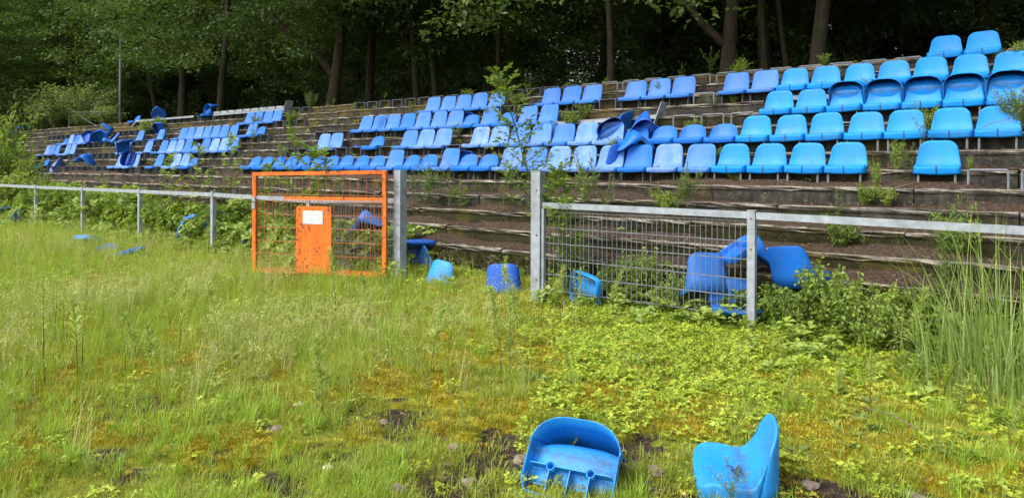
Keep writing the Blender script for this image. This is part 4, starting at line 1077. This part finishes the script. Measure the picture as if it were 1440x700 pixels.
# sapling leaning across the gate post
su = u_at(772, 6.42)
plant('sapling', sapling_meshes(5, 2.62, (-.50, -.30), 38, .092, low=.3), (su, 6.42, gz(su, 6.42)), 'tall yellow-green sapling leaning across the wide gate post', 'sapling', rz=0)
su2 = u_at(800, 6.5)
plant('sapling', sapling_meshes(6, 1.5, (-.12, -.25), 30, .092, low=.3), (su2, 6.5, gz(su2, 6.5)), 'bushy young sapling behind the mesh beside the tall one', 'sapling', rz=.4)
for x, v, top, lab in [(410, 6.7, 178, 'slim sapling rising behind the orange gate to the low seats'), (440, 6.75, 200, 'leafy sapling behind the orange gate panel'), (388, 6.7, 225, 'short sapling behind the latch side of the orange gate'),
                       (322, 7.3, 205, 'bright slim sapling in the stair gap of the terrace'), (455, 6.8, 232, 'shorter leafy sapling behind the orange gate panel'), (280, 6.8, 222, 'broad-leaved young sapling behind the fence near the stair gap'),
                       (240, 6.7, 215, 'broad-leaved sapling behind the fence below pale seats')]:
    u = u_at(x, v); H = h_at(x, top, v) - gz(u, v)
    plant('sapling', sapling_meshes(int(x), H, (random.uniform(-.15, .15), 0), 14, .10, low=.2), (u, v, max(gz(u, v), 0) if v < 6.8 else step_z(int((v - STEP_V0) / TREAD))), lab, 'sapling')

# shrubs
BU = [bush_meshes(s, 'leaf_shrub', 1.0, .62, 34, 60, .055) for s in (1, 2, 3)]
BB = [bush_meshes(s, 'leaf_bramble', 1.0, .60, 30, 48, .075, .75) for s in (4, 5, 6)]
BS = [bush_meshes(s, 'leaf_sapling', 1.0, .50, 24, 44, .07, .6) for s in (7, 8)]
def shrub(ms, x, v, ybase, top, label, group, z=None, wide=1.0):
    u = u_at(x, v); z0 = gz(u, v) if z is None else z; H = max(.15, h_at(x, top, v) - z0)
    e = plant('shrub', ms, (u, v, z0 - .03), label, 'shrub', group, 1.0); e.scale = (H * wide, H * wide, H); return e
GB = 'bushes at the overgrown end of the terrace'
for i, (x, v, top, w) in enumerate([(-20, 12.6, 120, 1.3), (30, 12.9, 118, 1.2), (62, 12.5, 132, 1.1), (95, 13.0, 118, 1.2), (130, 13.2, 112, 1.2), (150, 12.6, 140, 1.1), (10, 12.4, 150, 1.2), (78, 12.4, 150, 1.0), (112, 12.5, 150, 1.0)]):
    shrub(BU[i % 3], x, v, 0, top, 'leafy green bush behind the handrail at the overgrown terrace end', GB, None, w)
for i, (x, v, top, w, lab) in enumerate([(12, 8.2, 135, .6, 'tall arching bush over the far lowest rows'), (58, 7.0, 240, .8, 'arching bush covering the far steps'), (36, 7.1, 205, .6, 'broad arching bush before the far steps'), (100, 6.9, 250, .9, 'low arching bush on the far lowest step'), (2, 7.4, 170, .8, 'broad bush hiding the far end of the steps'), (-15, 8.0, 160, .6, 'tall bush at the overgrown end of the lowest row')]):
    shrub(BS[i % 2], x, v, 0, top, lab, 'arching bushes over the far steps', None, w)
for x, v, top, ms, w, lab in [(232, 6.55, 262, BS[0], .75, 'bright green bush pushing through the far fence'), (262, 6.65, 290, BB[0], .8, 'bramble bush behind the fence next to a bright one'), (150, 6.7, 262, BB[1], 1.1, 'bramble thicket bush between far fence posts'),
                              (85, 6.7, 255, BB[2], 1.1, 'bramble bush swallowing the far fence posts'), (25, 6.8, 240, BB[0], 1.0, 'bramble bush at the far end of the fence'), (190, 6.75, 285, BB[1], 1.0, 'low bramble bush behind the middle of the far fence'),
                              (330, 6.7, 305, BB[2], .9, 'low bramble bush beside the gate latch'), (420, 6.6, 300, BS[1], .8, 'leafy bush behind the orange gate panel'), (480, 6.7, 330, BB[0], .9, 'low bush behind the hinge half of the orange gate'),
                              (1140, 6.5, 352, BB[1], .8, 'leafy bush past the end post of the mesh panel'), (1190, 6.35, 380, BB[2], .85, 'low leafy bush on the pitch edge past the end post'), (1100, 6.3, 385, BS[0], .8, 'yellow-green leafy bush at the foot of the end post'),
                              (662, 6.86, 392, BB[0], .7, 'small leafy bush on the step foot in the gate opening'), (574, 6.9, 350, BB[1], .5, 'small leafy bush behind the hinge post'), (905, 6.6, 345, BB[2], .9, 'leafy bush behind the mesh panel middle'),
                              (950, 6.5, 378, BB[0], .9, 'low leafy bush behind the mesh panel below blue seats'), (805, 6.55, 328, BS[1], .7, 'yellow-green bush behind the mesh near the sapling'), (1245, 6.6, 390, BB[0], .8, 'low leafy bush against the steps near the reed grass'),
                              (862, 6.55, 352, BS[0], .8, 'yellow-green bush behind the mesh between two darker ones'), (1225, 6.2, 405, BB[1], .9, 'leafy bush on the pitch between end post and reed grass'), (120, 6.75, 268, BS[0], .9, 'yellow-green bush behind the far fence between brambles'), (300, 6.75, 283, BS[1], .8, 'yellow-green bush behind the last fence post before the gate'), (1045, 6.75, 392, BB[1], .8, 'leafy bush at the step foot behind the mesh end'), (1290, 6.7, 395, BB[2], .8, 'dark green bush at the step foot before the reed grass'), (735, 6.7, 372, BB[2], .6, 'small bush with reddish tips beside the wide gate post')]:
    shrub(ms, x, v, 0, top, lab, None, None, w)
for x, v, z, top, ms, w, lab in [(438, 12.0, step_z(13), 126, BU[0], .7, 'dark leafy bush on the top step at the stair gap'), (1040, 12.2, step_z(13), 78, BS[1], .8, 'bright fern-like bush below the stout brown trunk'), (498, 11.7, step_z(12), 140, BS[0], .6, 'small yellow-green bush on the top row of the middle block'),
                                 (578, 10.95, step_z(11), 144, BS[1], .7, 'small green bush beside the fourth row seats'), (1033, 10.25, step_z(9), 160, BS[0], .8, 'fresh green broad-leaved plant between second and third rows'), (1434, 9.6, step_z(7), 112, BU[1], .7, 'feathery bush at the open end of the bright block'),
                                 (1436, 12.3, step_z(13), 50, BS[0], .8, 'light green bush behind the top row at the open end'), (1262, 8.72, step_z(5), 190, BS[1], .55, 'yellow-green weed bush in the gap of the lowest bright row'), (1232, 8.4, step_z(4), 215, BS[0], .45, 'thin yellow-green weed in the gap beside four bright seats'),
                                 (1365, 8.75, step_z(5), 212, BS[0], .5, 'thin yellow-green weed behind the empty brackets'), (225, 11.2, step_z(11), 162, BB[0], .7, 'green bush between fourth and top rows of the far block'), (205, 10.6, step_z(10), 165, BB[1], .8, 'green bush on the fourth row of the far block'),
                                 (360, 10.9, step_z(10), 158, BS[1], .7, 'small green bush beside the four blue seats of the far block')]:
    shrub(ms, x, v, 0, top, lab, None, z, w)

# weeds on the steps
WD = [weed_meshes(s, 'stem_green', 1.0, .10, 'leaf_weed', .12, 85, .06, .15, 5) for s in (1, 2, 3, 4, 5)]
for x, v, st_, top, lab in [(598, 7.62, 2, 216, 'tall feathery weed on the steps past the hinge post'), (614, 7.7, 2, 226, 'feathery weed in the clump past the hinge post'), (632, 7.65, 2, 222, 'feathery weed at the end of the clump on the steps'), (580, 7.68, 2, 232, 'feathery weed right behind the hinge post'),
                             (606, 7.75, 2, 238, 'shorter feathery weed inside the clump on the steps'), (648, 7.6, 2, 250, 'low feathery weed at the clump edge on the steps'), (704, 7.62, 2, 206, 'slender weed standing alone on the steps in the gate opening'), (822, 7.7, 2, 205, 'tall feathery weed on the steps above the mesh rail'),
                             (840, 7.65, 2, 212, 'feathery weed next to the tall one above the mesh rail'), (852, 7.7, 2, 238, 'low feathery weed above the mesh rail'), (805, 7.7, 2, 225, 'feathery weed close behind the sapling'), (965, 7.75, 2, 222, 'leaning feathery weed below bleached seats above the rail'),
                             (948, 7.7, 2, 232, 'slender leaning weed below bleached seats above the rail'), (862, 10.9, 10, 140, 'weed between the fourth row seats'), (840, 10.95, 10, 158, 'short weed between the fourth row seats'), (540, 9.45, 7, 183, 'slender weed between second row seats'),
                             (640, 9.8, 7, 168, 'dry weed between second row seats in the middle block'), (715, 11.9, 13, 108, 'weed on the top step behind the sapling'), (996, 12.1, 13, 64, 'tall grey-green weed on the top step near the stout trunk'), (540, 11.95, 13, 128, 'slender weed on the top step of the middle block'),
                             (1182, 7.9, 2, 258, 'small weed on the step below the bright seats'), (1330, 7.0, 0, 268, 'tall slender weed on the lowest step before the reed grass'), (1322, 6.75, -1, 300, 'tall weed at the step foot before the reed grass'), (1076, 7.95, 3, 270, 'small bright weed on the steps below the bright seats'),
                             (1236, 8.9, 5, 235, 'weed below the second bright row'), (1300, 9.1, 6, 150, 'dry weed between bright seats of the second row'), (745, 8.05, 3, 230, 'weed behind the wide gate post on the steps'), (672, 7.95, 3, 245, 'low weed on the steps in the gate opening'),
                             (355, 9.5, 7, 172, 'weed on the far steps by the stair gap'), (395, 8.8, 5, 200, 'slim weed in the stair gap behind the orange gate'), (150, 7.4, 1, 240, 'weed on the far steps under pale seats')]:
    u = u_at(x, v); z0 = step_z(st_) if st_ >= 0 else gz(u, v); H = max(.12, h_at(x, top, v) - z0)
    plant('weed', WD[int(x) % 5], (u, v, z0), lab, 'weed', None, H, None, (random.gauss(0, .10), random.gauss(0, .10)))
rw = random.Random(4)
spots = [(rw.uniform(360, 1430), i) for i in (0, 1, 1, 2, 2, 3, 3, 4, 5, 5, 6, 7, 7, 8, 9, 9, 10, 11, 11, 12, 13, 13) for _ in range(3)]
for x, i in spots:
    v = step_v(i) + .30; u = u_at(x, v); nm = 'lower' if i < 4 else 'seat row' if i < 11 else 'top'
    plant('weed', WD[int(x) % 5] if rw.random() < .6 else BS[int(x) % 2], (u, v, step_z(i)), f'small green weed rooted at the back of {"an" if nm[0] in "aeiou" else "a"} {nm} tread', 'weed', f'small weeds on {nm} treads', rw.uniform(.15, .5))
# tall dark-stemmed stalks on the pitch
ST_ = [weed_meshes(20 + s, 'stem_dark', 1.0, .05 + .05 * s, 'leaf_stalk', .10 + .02 * s, 90 + 25 * s, .50 - .06 * s, .16) for s in range(5)]
STR = [weed_meshes(30 + s, 'stem_red', 1.0, .12, 'leaf_weed', .16, 40, .35, .2) for s in range(2)]
stalks = [(117, 524, 395), (179, 539, 449), (254, 519, 395), (308, 503, 398), (215, 529, 449), (63, 542, 393), (5, 545, 490), (26, 540, 500), (31, 537, 490), (46, 547, 505), (109, 514, 442), (331, 511, 447), (294, 542, 500),
          (707, 534, 413), (718, 531, 441), (547, 521, 433), (531, 516, 449), (590, 462, 395), (808, 564, 498), (739, 544, 490), (820, 480, 436), (474, 463, 352), (1226, 584, 498), (1108, 571, 515), (1281, 505, 408), (1260, 520, 450),
          (1328, 665, 600), (560, 500, 440), (420, 505, 430), (380, 520, 470), (75, 470, 400), (145, 460, 392), (640, 480, 430), (1350, 600, 520), (1180, 560, 505), (880, 530, 480), (860, 470, 425), (520, 455, 405), (350, 460, 400), (230, 450, 400), (15, 480, 420),
          (1020, 530, 485), (1395, 560, 470), (1420, 640, 560), (655, 610, 560), (160, 590, 520), (60, 640, 590), (455, 590, 540)]
rs = random.Random(9)
for _ in range(34):
    x, y = rs.uniform(0, 900), rs.uniform(430, 600); stalks.append((x, y, y - (y - 236) * rs.uniform(.16, .42)))
for n, (x, y, top) in enumerate(stalks):
    u, v = on_ground(x, y); z0 = gz(u, v); H = max(.1, h_at(x, top, v) - z0)
    where = 'before the orange gate' if 380 < x < 600 and y < 520 else 'in the long grass before the far fence' if x < 380 else 'in the leafy ground cover' if x > 860 else 'in the mossy grass before the gate opening'
    plant('weed_stalk', ST_[n % 5], (u, v, z0), 'tall dark-stemmed weed stalk ' + where, 'weed', 'dark weed stalks ' + where, H * 1.05)
for n, (x, y, top) in enumerate([(601, 577, 512), (762, 464, 428), (1273, 674, 622), (1075, 700, 660), (622, 690, 640), (555, 625, 580), (530, 610, 575), (1180, 640, 600), (700, 575, 540), (900, 520, 490)]):
    u, v = on_ground(x, y); z0 = gz(u, v)
    plant('weed_stalk', STR[n % 2], (u, v, z0), 'small red-stemmed weed in the mossy grass', 'weed', 'red-stemmed weeds', max(.1, h_at(x, top, v) - z0))
u, v = on_ground(1030, 712); plant('weed', WD[1], (u, v, gz(u, v)), 'small bushy green weed growing before the upright blue seat', 'weed', None, .27)

# reed grass at the fence
def reed_mesh(seed, n=120, H=1.3, rad=.46):
    rg = np.random.default_rng(seed); q = MB(); r = rad * np.sqrt(rg.random(n)); a = rg.random(n) * 6.283
    base = np.stack([r * np.cos(a), r * np.sin(a), np.full(n, -.03)], 1)
    q.blades(base, np.stack([np.cos(a + rg.normal(0, .9, n)), np.sin(a + rg.normal(0, .9, n))], 1), H * rg.uniform(.35, 1.15, n), rg.uniform(.005, .016, n), np.abs(rg.normal(.5, .45, n)), rg.random(n), 7)
    return q.mesh('blades', 'reed')
RM = [reed_mesh(1), reed_mesh(2, 90, 1.05, .42)]
for n, (x, v, m_, lab) in enumerate([(1392, 5.95, 0, 'tall clump of reed grass before the barrier rail'), (1440, 5.6, 0, 'tall reed grass clump at the rail past the first one'), (1352, 5.9, 1, 'shorter reed grass clump beside the tall one'), (1440, 6.1, 0, 'reed grass clump close under the barrier rail'), (1405, 5.3, 1, 'low reed grass clump in front of the tall ones')]):
    u = u_at(x, v); e = empty('reed_grass', (u, v, gz(u, v)), (0, 0, n * 1.3)); e.scale = (1, 1, (1.0, 1.05, .8, 1.1, .6)[n])
    link('blades', RM[m_], e); tag(e, lab, 'reed grass', 'reed grass clumps at the barrier')

# ================================================================== GROUND COVER
def cand(n, seed, zmax=30.0, vmax=6.72, vmin=.3):
    rg = np.random.default_rng(seed); n = int(n * 1.2); m = n // 2
    Z = np.concatenate([np.exp(rg.uniform(math.log(2.3), math.log(zmax), n - m)), rg.uniform(2.3, zmax, m)])
    X = Z * rg.uniform(-.92, 1.29, n); u = X * CT - Z * ST; v = X * ST + Z * CT
    k = (v < vmax) & (v > vmin); return u[k], v[k], Z[k], rg
def tuft(seed, mat, n, l0, l1, w, spread, bend, seg=3):
    rg = np.random.default_rng(seed); q = MB(); a = rg.random(n) * 6.283; r = spread * np.sqrt(rg.random(n))
    q.blades(np.stack([r * np.cos(a), r * np.sin(a), np.full(n, -.008)], 1), np.stack([np.cos(a), np.sin(a)], 1) + rg.normal(0, .6, (n, 2)), rg.uniform(l0, l1, n), rg.uniform(.6, 1.2, n) * w, np.abs(rg.normal(bend, .3, n)), rg.random(n), seg); return q.mesh('tuft', mat)
def wispy(seed, n=9):
    """thin seed stalks with nodding pale heads"""
    rg = np.random.default_rng(seed); q = MB(); a = rg.random(n) * 6.283; r = .06 * np.sqrt(rg.random(n))
    base = np.stack([r * np.cos(a), r * np.sin(a), np.full(n, -.01)], 1); L = rg.uniform(.28, .55, n); az = rg.normal(0, .8, n) + rg.random() * 6.28
    d = np.stack([np.cos(az), np.sin(az)], 1); B = np.abs(rg.normal(.75, .3, n))
    q.blades(base, d, L, np.full(n, .0032), B, rg.random(n), 6)
    tip = base + np.array([0, 0, 1.]) * (L * (1 - .5 * np.minimum(B, 1.4) * .75))[:, None] + np.concatenate([d, np.zeros((n, 1))], 1) * (L * B * .62)[:, None]
    for k in range(5):
        c = tip + rg.normal(0, .012, (n, 3)) - np.concatenate([d, np.zeros((n, 1))], 1) * .022 * k
        q.leaves(c, np.concatenate([d, rg.normal(-.5, .3, (n, 1))], 1), rg.normal(size=(n, 3)), np.full(n, .03), np.full(n, .004), rg.random(n), 0)
    return q.mesh('wisp', 'grass_dry')
def clover(seed, mat, n=7, leaf=.026, h=.05):
    rg = np.random.default_rng(seed); q = MB()
    a = rg.random(n) * 6.283; r = .07 * np.sqrt(rg.random(n)); hh = h * rg.uniform(.4, 1.3, n); c = np.stack([r * np.cos(a), r * np.sin(a), hh], 1)
    q.blades(np.stack([c[:, 0] * .4, c[:, 1] * .4, np.full(n, -.01)], 1), np.stack([np.cos(a), np.sin(a)], 1), hh, np.full(n, .002), np.full(n, .5), rg.random(n), 2)
    for k in range(3):
        az = a + k * 2.09 + rg.normal(0, .25, n); L = rg.uniform(.75, 1.35, n) * leaf
        q.leaves(c, np.stack([np.cos(az), np.sin(az), rg.normal(.15, .3, n)], 1), rg.normal(0, .25, (n, 3)) + [0, 0, 1], L, L * .85, rg.random() * .4 + rg.random(n) * .6, .12, .12)
    return q.mesh('cover', mat)
def moss_pad(seed, mat, n=60, rad=.055, h=.022):
    rg = np.random.default_rng(seed); q = MB(); a = rg.random(n) * 6.283; r = rad * np.sqrt(rg.random(n)); z = h * (1 - (r / rad) ** 2)
    q.blades(np.stack([r * np.cos(a), r * np.sin(a), z * .6 - .006], 1), np.stack([np.cos(a), np.sin(a)], 1), rg.uniform(.010, .022, n), rg.uniform(.003, .006, n), rg.uniform(.2, 1.0, n), rg.random(n), 2); return q.mesh('moss', mat)

C_SHORT = proto_collection('lawn tuft', [tuft(s, 'grass', 20, .03, .085, .0035, .05, .7) for s in range(7)])
C_FRESH = proto_collection('fresh tuft', [tuft(s + 20, 'grass_fresh', 34, .07, .20, .005, .05, .6, 4) for s in range(5)])
C_THIN = proto_collection('thin tuft', [tuft(s + 40, ('grass', 'grass_fresh')[s % 2], 16, .16, .46, .0034, .07, .4, 4) for s in range(6)])
C_WISP = proto_collection('wisp', [wispy(s) for s in range(6)])
C_CLOV = proto_collection('clover', [clover(s, 'leaf_clover', 9, .016 + .005 * (s % 3), .035 + .012 * (s % 2)) for s in range(6)])
def rosette(seed, mat, n=9, L0=.05, wid=.3, rise=.5):
    rg = np.random.default_rng(seed); q = MB(); a = np.arange(n) * 2.4 + rg.normal(0, .3, n); L = rg.uniform(.5, 1.2, n) * L0
    q.leaves(np.zeros((n, 3)) + [0, 0, .004], np.stack([np.cos(a), np.sin(a), rise * rg.uniform(.3, 1.4, n)], 1), np.tile([0, 0, 1.], (n, 1)), L, L * wid, rg.random(n), .1, .25); return q.mesh('rosette', mat)
C_ROS = proto_collection('rosette', [rosette(s, ('leaf_bramble', 'leaf_clover', 'leaf_weed')[s % 3], 8 + s, .05 + .012 * s, .22 + .06 * (s % 3), .4 + .25 * (s % 2)) for s in range(6)])
C_AUT = proto_collection('yellowed', [clover(s + 10, 'leaf_autumn', 4, .02, .045) for s in range(3)])
C_HERB = proto_collection('herb', [clover(s + 20, 'leaf_bramble', 8, .05, .13) for s in range(5)])
C_MOSS = proto_collection('moss pad', [moss_pad(s, 'moss') for s in range(5)])
C_SMOSS = proto_collection('step moss pad', [moss_pad(s + 9, 'stepmoss', 40, .04, .03) for s in range(3)])
def leaf_one(seed):
    rg = np.random.default_rng(seed); q = MB(); n = 3; c = rg.normal(0, .03, (n, 3)) * [1, 1, .12]
    q.leaves(c + [0, 0, .006], rg.normal(size=(n, 3)) * [1, 1, .15], rg.normal(0, .3, (n, 3)) + [0, 0, 1], rg.uniform(.03, .065, n), rg.uniform(.018, .035, n), rg.random(n), .2, .05); return q.mesh('litter', 'litter')
C_LIT = proto_collection('litter', [leaf_one(s) for s in range(6)])

def lay(name, coll, np_, u, v, rg, scale, label, cat, tilt=.15, lift=0.0):
    z = ground_z(u, v) + lift
    scatter(name, coll, np_, np.stack([u, v, z], 1), rots(len(u), tilt, rg), scale, label, cat, len(u))
def zone_px(u, v):
    x, y, Z = proj(u, v, 0.0); return x, y
# short lawn grass
u, v, Z, rg = cand(95000, 1); so = soil_mask(u, v); mo = moss_mask(u, v); x, y = zone_px(u, v)
k = rg.random(len(u)) < (.12 + .88 * sstep(.36, .56, fbm(u * 2.2, v * 2.2, 4))) * (1 - .88 * so) * (1 - .62 * mo)
lay('lawn_grass', C_SHORT, 7, u[k], v[k], rg, rg.uniform(.7, 1.35, k.sum()) * np.clip((Z[k] / 3.5) ** .35, .9, 2), 'short yellow-green grass over the pitch', 'grass')
# lusher tufts
u, v, Z, rg = cand(9000, 2); so = soil_mask(u, v); x, y = zone_px(u, v)
k = rg.random(len(u)) < sstep(.46, .66, fbm(u * 1.1 + 7, v * 1.1 + 2, 4)) * (1 - .9 * so) * (.35 + .65 * (y > 560) + .3 * (x < 600)) * (1 - .7 * (x > 850) * (y < 560))
lay('fresh_grass', C_FRESH, 5, u[k], v[k], rg, rg.uniform(.45, 1.05, k.sum()) * (.75 + .25 * np.minimum(Z[k], 8) / 4), 'lush green grass tufts in the pitch', 'grass')
# thin upright grass and nodding seed grass, thick before the far fence
u, v, Z, rg = cand(20000, 3); so = soil_mask(u, v); x, y = zone_px(u, v)
left = 1 - sstep(520, 860, x + (fbm(u, v, 3) - .5) * 260); up = 1 - sstep(470, 600, y)
k = rg.random(len(u)) < (left * up * .95 + .06 * left + .10 * up) * (.35 + .65 * sstep(.4, .6, fbm(u * .9 + 3, v * .9, 3))) * (1 - .9 * so)
lay('thin_grass', C_THIN, 6, u[k], v[k], rg, rg.uniform(.6, 1.2, k.sum()) * (.8 + .4 * sstep(5, 12, Z[k])), 'thin upright grass of the uncut pitch', 'grass')
u, v, Z, rg = cand(12000, 4); so = soil_mask(u, v); x, y = zone_px(u, v)
left = 1 - sstep(560, 840, x + (fbm(u, v, 3) - .5) * 260); up = 1 - sstep(470, 590, y)
k = rg.random(len(u)) < (left * up * .75 + .025 * left + .03 * up) * sstep(.42, .62, fbm(u * .8 + 13, v * .8, 3)) * (1 - .9 * so)
lay('seed_grass', C_WISP, 6, u[k], v[k], rg, rg.uniform(.6, 1.1, k.sum()), 'pale nodding seed grass in the uncut pitch', 'grass')
# leafy ground cover, thick towards the mesh panel
u, v, Z, rg = cand(60000, 5); so = soil_mask(u, v); mo = moss_mask(u, v); x, y = zone_px(u, v)
right = sstep(700, 900, x + (fbm(u, v, 3) - .5) * 300); mid = (1 - sstep(520, 640, y))
k = rg.random(len(u)) < (right * (.12 + .88 * mid) + .04 + .25 * (1 - sstep(6.6, 5.9, v))) * (.2 + .8 * sstep(.36, .58, fbm(u * 1.5 + 3, v * 1.5 + 9, 4))) * (1 - .85 * so) * (1 - .72 * mo * sstep(470, 540, y))
lay('ground_cover', C_CLOV, 6, u[k], v[k], rg, rg.uniform(.6, 1.2, k.sum()) * np.clip((Z[k] / 4) ** .3, .8, 1.6), 'bright yellow-green leafy ground cover', 'ground cover', .2)
u, v, Z, rg = cand(9000, 16); so = soil_mask(u, v); x, y = zone_px(u, v)
k = rg.random(len(u)) < (.12 + .55 * sstep(640, 900, x)) * (.25 + .75 * sstep(.42, .6, fbm(u * 1.9 + 33, v * 1.9, 3))) * (1 - .6 * so)
lay('broad_leaved_weeds', C_ROS, 6, u[k], v[k], rg, rg.uniform(.35, .95, k.sum()), 'broad-leaved weed rosettes in the pitch', 'weeds', .2)
u, v, Z, rg = cand(9000, 6); so = soil_mask(u, v); x, y = zone_px(u, v)
k = rg.random(len(u)) < (sstep(700, 950, x) * .55 + .05) * sstep(.48, .66, fbm(u * 1.3 + 23, v * 1.3, 4))
lay('yellowed_cover', C_AUT, 3, u[k], v[k], rg, rg.uniform(.6, 1.2, k.sum()), 'yellow and orange leaves among the ground cover', 'ground cover', .25)
# taller herbs along the fence foot
u, v, Z, rg = cand(30000, 7, 34, 6.85); x, y = zone_px(u, v)
band = np.exp(-((v - 6.45) / .32) ** 2); dens = np.where(x < 560, 1.0, np.where(x < 760, .08, .7))
k = rg.random(len(u)) < band * dens
lay('fence_herbs', C_HERB, 5, u[k], v[k], rg, rg.uniform(.6, 1.5, k.sum()), 'leafy green herbs crowding the fence foot', 'herbs', .25)
u, v, Z, rg = cand(9000, 17, 34, 6.8); x, y = zone_px(u, v)
k = rg.random(len(u)) < sstep(4.6, 6.1, v) * sstep(960, 1120, x) * .9
lay('pitch_herbs', C_HERB, 5, u[k], v[k], rg, rg.uniform(.35, .9, k.sum()), 'leafy green herbs near the end post and reed grass', 'herbs', .25)
# bramble wall behind the far fence
rg = np.random.default_rng(31); N = 4200
bu = rg.uniform(-34, -6.75, N); bv = rg.normal(6.72, .24, N); k = bv > 6.32; bu, bv = bu[k], bv[k]
hh = .15 + .62 * fbm(bu * .8, bv * .3, 3) * np.where(bu < -11, 1.25, .7); bz = ground_z(bu, np.minimum(bv, 6.85)) + rg.random(len(bu)) * hh
scatter('bramble', C_HERB, 5, np.stack([bu, bv, bz], 1), rots(len(bu), .5, rg), rg.uniform(.8, 1.7, len(bu)), 'tangled brambles between the far fence and the steps', 'brambles', 8)
# moss pads
u, v, Z, rg = cand(42000, 9, 16); so = soil_mask(u, v); mo = moss_mask(u, v)
k = rg.random(len(u)) < (mo * .95 + .05) * (1 - .75 * so)
lay('moss', C_MOSS, 5, u[k], v[k], rg, rg.uniform(.6, 1.5, k.sum()) * np.clip((Z[k] / 3.5) ** .3, .9, 1.6), 'orange and yellow moss cushions in the pitch', 'moss', .1)
# dead leaves on bare soil and on the treads
u, v, Z, rg = cand(15000, 10, 14); so = soil_mask(u, v)
k = rg.random(len(u)) < so * .55 + .035
lay('dead_leaves', C_LIT, 6, u[k], v[k], rg, rg.uniform(.35, .9, k.sum()), 'dead leaves on the bare soil of the pitch', 'leaf litter', .3)
rg = np.random.default_rng(12); N = 16000
i = rg.integers(0, N_STEPS, N); lu_ = -34 + 38 * rg.random(N) ** .7; d = .10 + .26 * rg.random(N) ** .6
k = (rg.random(N) < .25 + .75 * sstep(.4, .6, fbm(lu_ * .8 + i * 3.3, i * 1.7, 3)))
scatter('step_litter', C_LIT, 6, np.stack([lu_, STEP_V0 + TREAD * i + d, STEP_Z0 + RISE * i + .008 + drift_h(lu_, i) * np.clip((d - .10) / .26, 0, 1)], 1)[k], rots(k.sum(), .3, rg), rg.uniform(.3, .75, k.sum()), 'dead brown leaves lying on the terrace treads', 'leaf litter', 13)
N = 11000
i = np.where(rg.random(N) < .6, rg.integers(0, 3, N), rg.integers(3, N_STEPS, N)); lu_ = -20 + 24 * rg.random(N); riser = rg.random(N) < .8
k = fbm(lu_ * .9 + i * 7.7, i * 3.1 + 5, 4) > .49
pv = STEP_V0 + TREAD * i + np.where(riser, .012, rg.random(N) * .08); pz = STEP_Z0 + RISE * i - np.where(riser, .06 + .15 * rg.random(N) ** 1.3, -.002)
rt = rots(N, .2, rg); rt[riser, 0] += 1.45; rt[riser, 2] = rg.normal(0, .25, riser.sum())
scatter('step_moss', C_SMOSS, 3, np.stack([lu_, pv, pz], 1)[k], rt[k], rg.uniform(.5, 1.3, k.sum()), 'dark moss growing on the step risers', 'moss', 14)
# grass tufts sprouting on the steps
N = 420; i = rg.integers(0, N_STEPS, N); lu_ = -32 + 36 * rg.random(N); k = fbm(lu_ * .6 + i * 5.1, i * 2.2, 3) > .52
scatter('step_weeds', C_HERB, 5, np.stack([lu_, STEP_V0 + TREAD * i + .32, STEP_Z0 + RISE * i], 1)[k], rots(k.sum(), .3, rg), rg.uniform(.35, .9, k.sum()), 'small green plants sprouting at the back of treads', 'plants', 15)

# small litter on the pitch
def stone(name, x, y, s, mat, label, cat, flat=.55, seed=0, group=None):
    u, v = on_ground(x, y); bm = bmesh.new(); bmesh.ops.create_icosphere(bm, subdivisions=2, radius=1)
    rg = random.Random(seed)
    for w in bm.verts: w.co *= 1 + rg.uniform(-.22, .22); w.co.z *= flat
    me = bpy.data.meshes.new(name); bm.to_mesh(me); bm.free(); me.materials.append(M[mat])
    o = link(name, me, None, (u, v, gz(u, v) + s * flat * .5), (0, 0, seed), s); return tag(o, label, cat, group)
stone('paper_scrap', 462, 656, .035, 'scrap', 'crumpled white scrap beside a bright grass tuft', 'litter', .5, 1)
stone('paper_scrap', 421, 569, .038, 'scrap', 'flat pale scrap lying on mossy grass', 'litter', .25, 2)
stone('paper_scrap', 773, 482, .04, 'scrap', 'small white scrap before the gate opening', 'litter', .3, 3)
for n, (x, y, s) in enumerate([(390, 601, .045), (735, 645, .05), (925, 660, .05), (540, 588, .03), (640, 630, .04), (660, 668, .035), (1140, 672, .045), (1290, 692, .05), (880, 648, .03), (560, 690, .04)]):
    stone('stone', x, y, s, 'stone', 'small brown stone on bare soil of the pitch', 'stone', .5, 10 + n, 'small stones on the pitch')
q = MB(); a = gp(1200, 575, .04); b = gp(1318, 625, .02); q.tube([a, a.lerp(b, .5) + Vector((0, 0, .03)), b], [.003, .004, .005], 6); o = q.obj('dry_stalk', 'twig', None, True); tag(o, 'long pale dry stalk lying across the mossy ground', 'stalk')
q = MB(); a = tp(1238, 274, 8.2); b = tp(1285, 258, 8.42); q.tube([a, a.lerp(b, .5) + Vector((0, 0, .02)), b], [.006, .008, .005], 6); o = q.obj('dry_stick', 'twig', None, True); tag(o, 'dry stick lying on the tread below the lone bright seat', 'stick')
q = MB(); a = tp(1372, 184, 9.35); b = tp(1432, 173, 9.35); q.tube([a, a.lerp(b, .35) + Vector((0, 0, .05)), a.lerp(b, .7) + Vector((0, -.02, .06)), b], [.005, .005, .004, .002], 6); o = q.obj('dry_twig', 'twig', None, True); tag(o, 'thin dry twig fallen across a bright second row seat', 'twig')
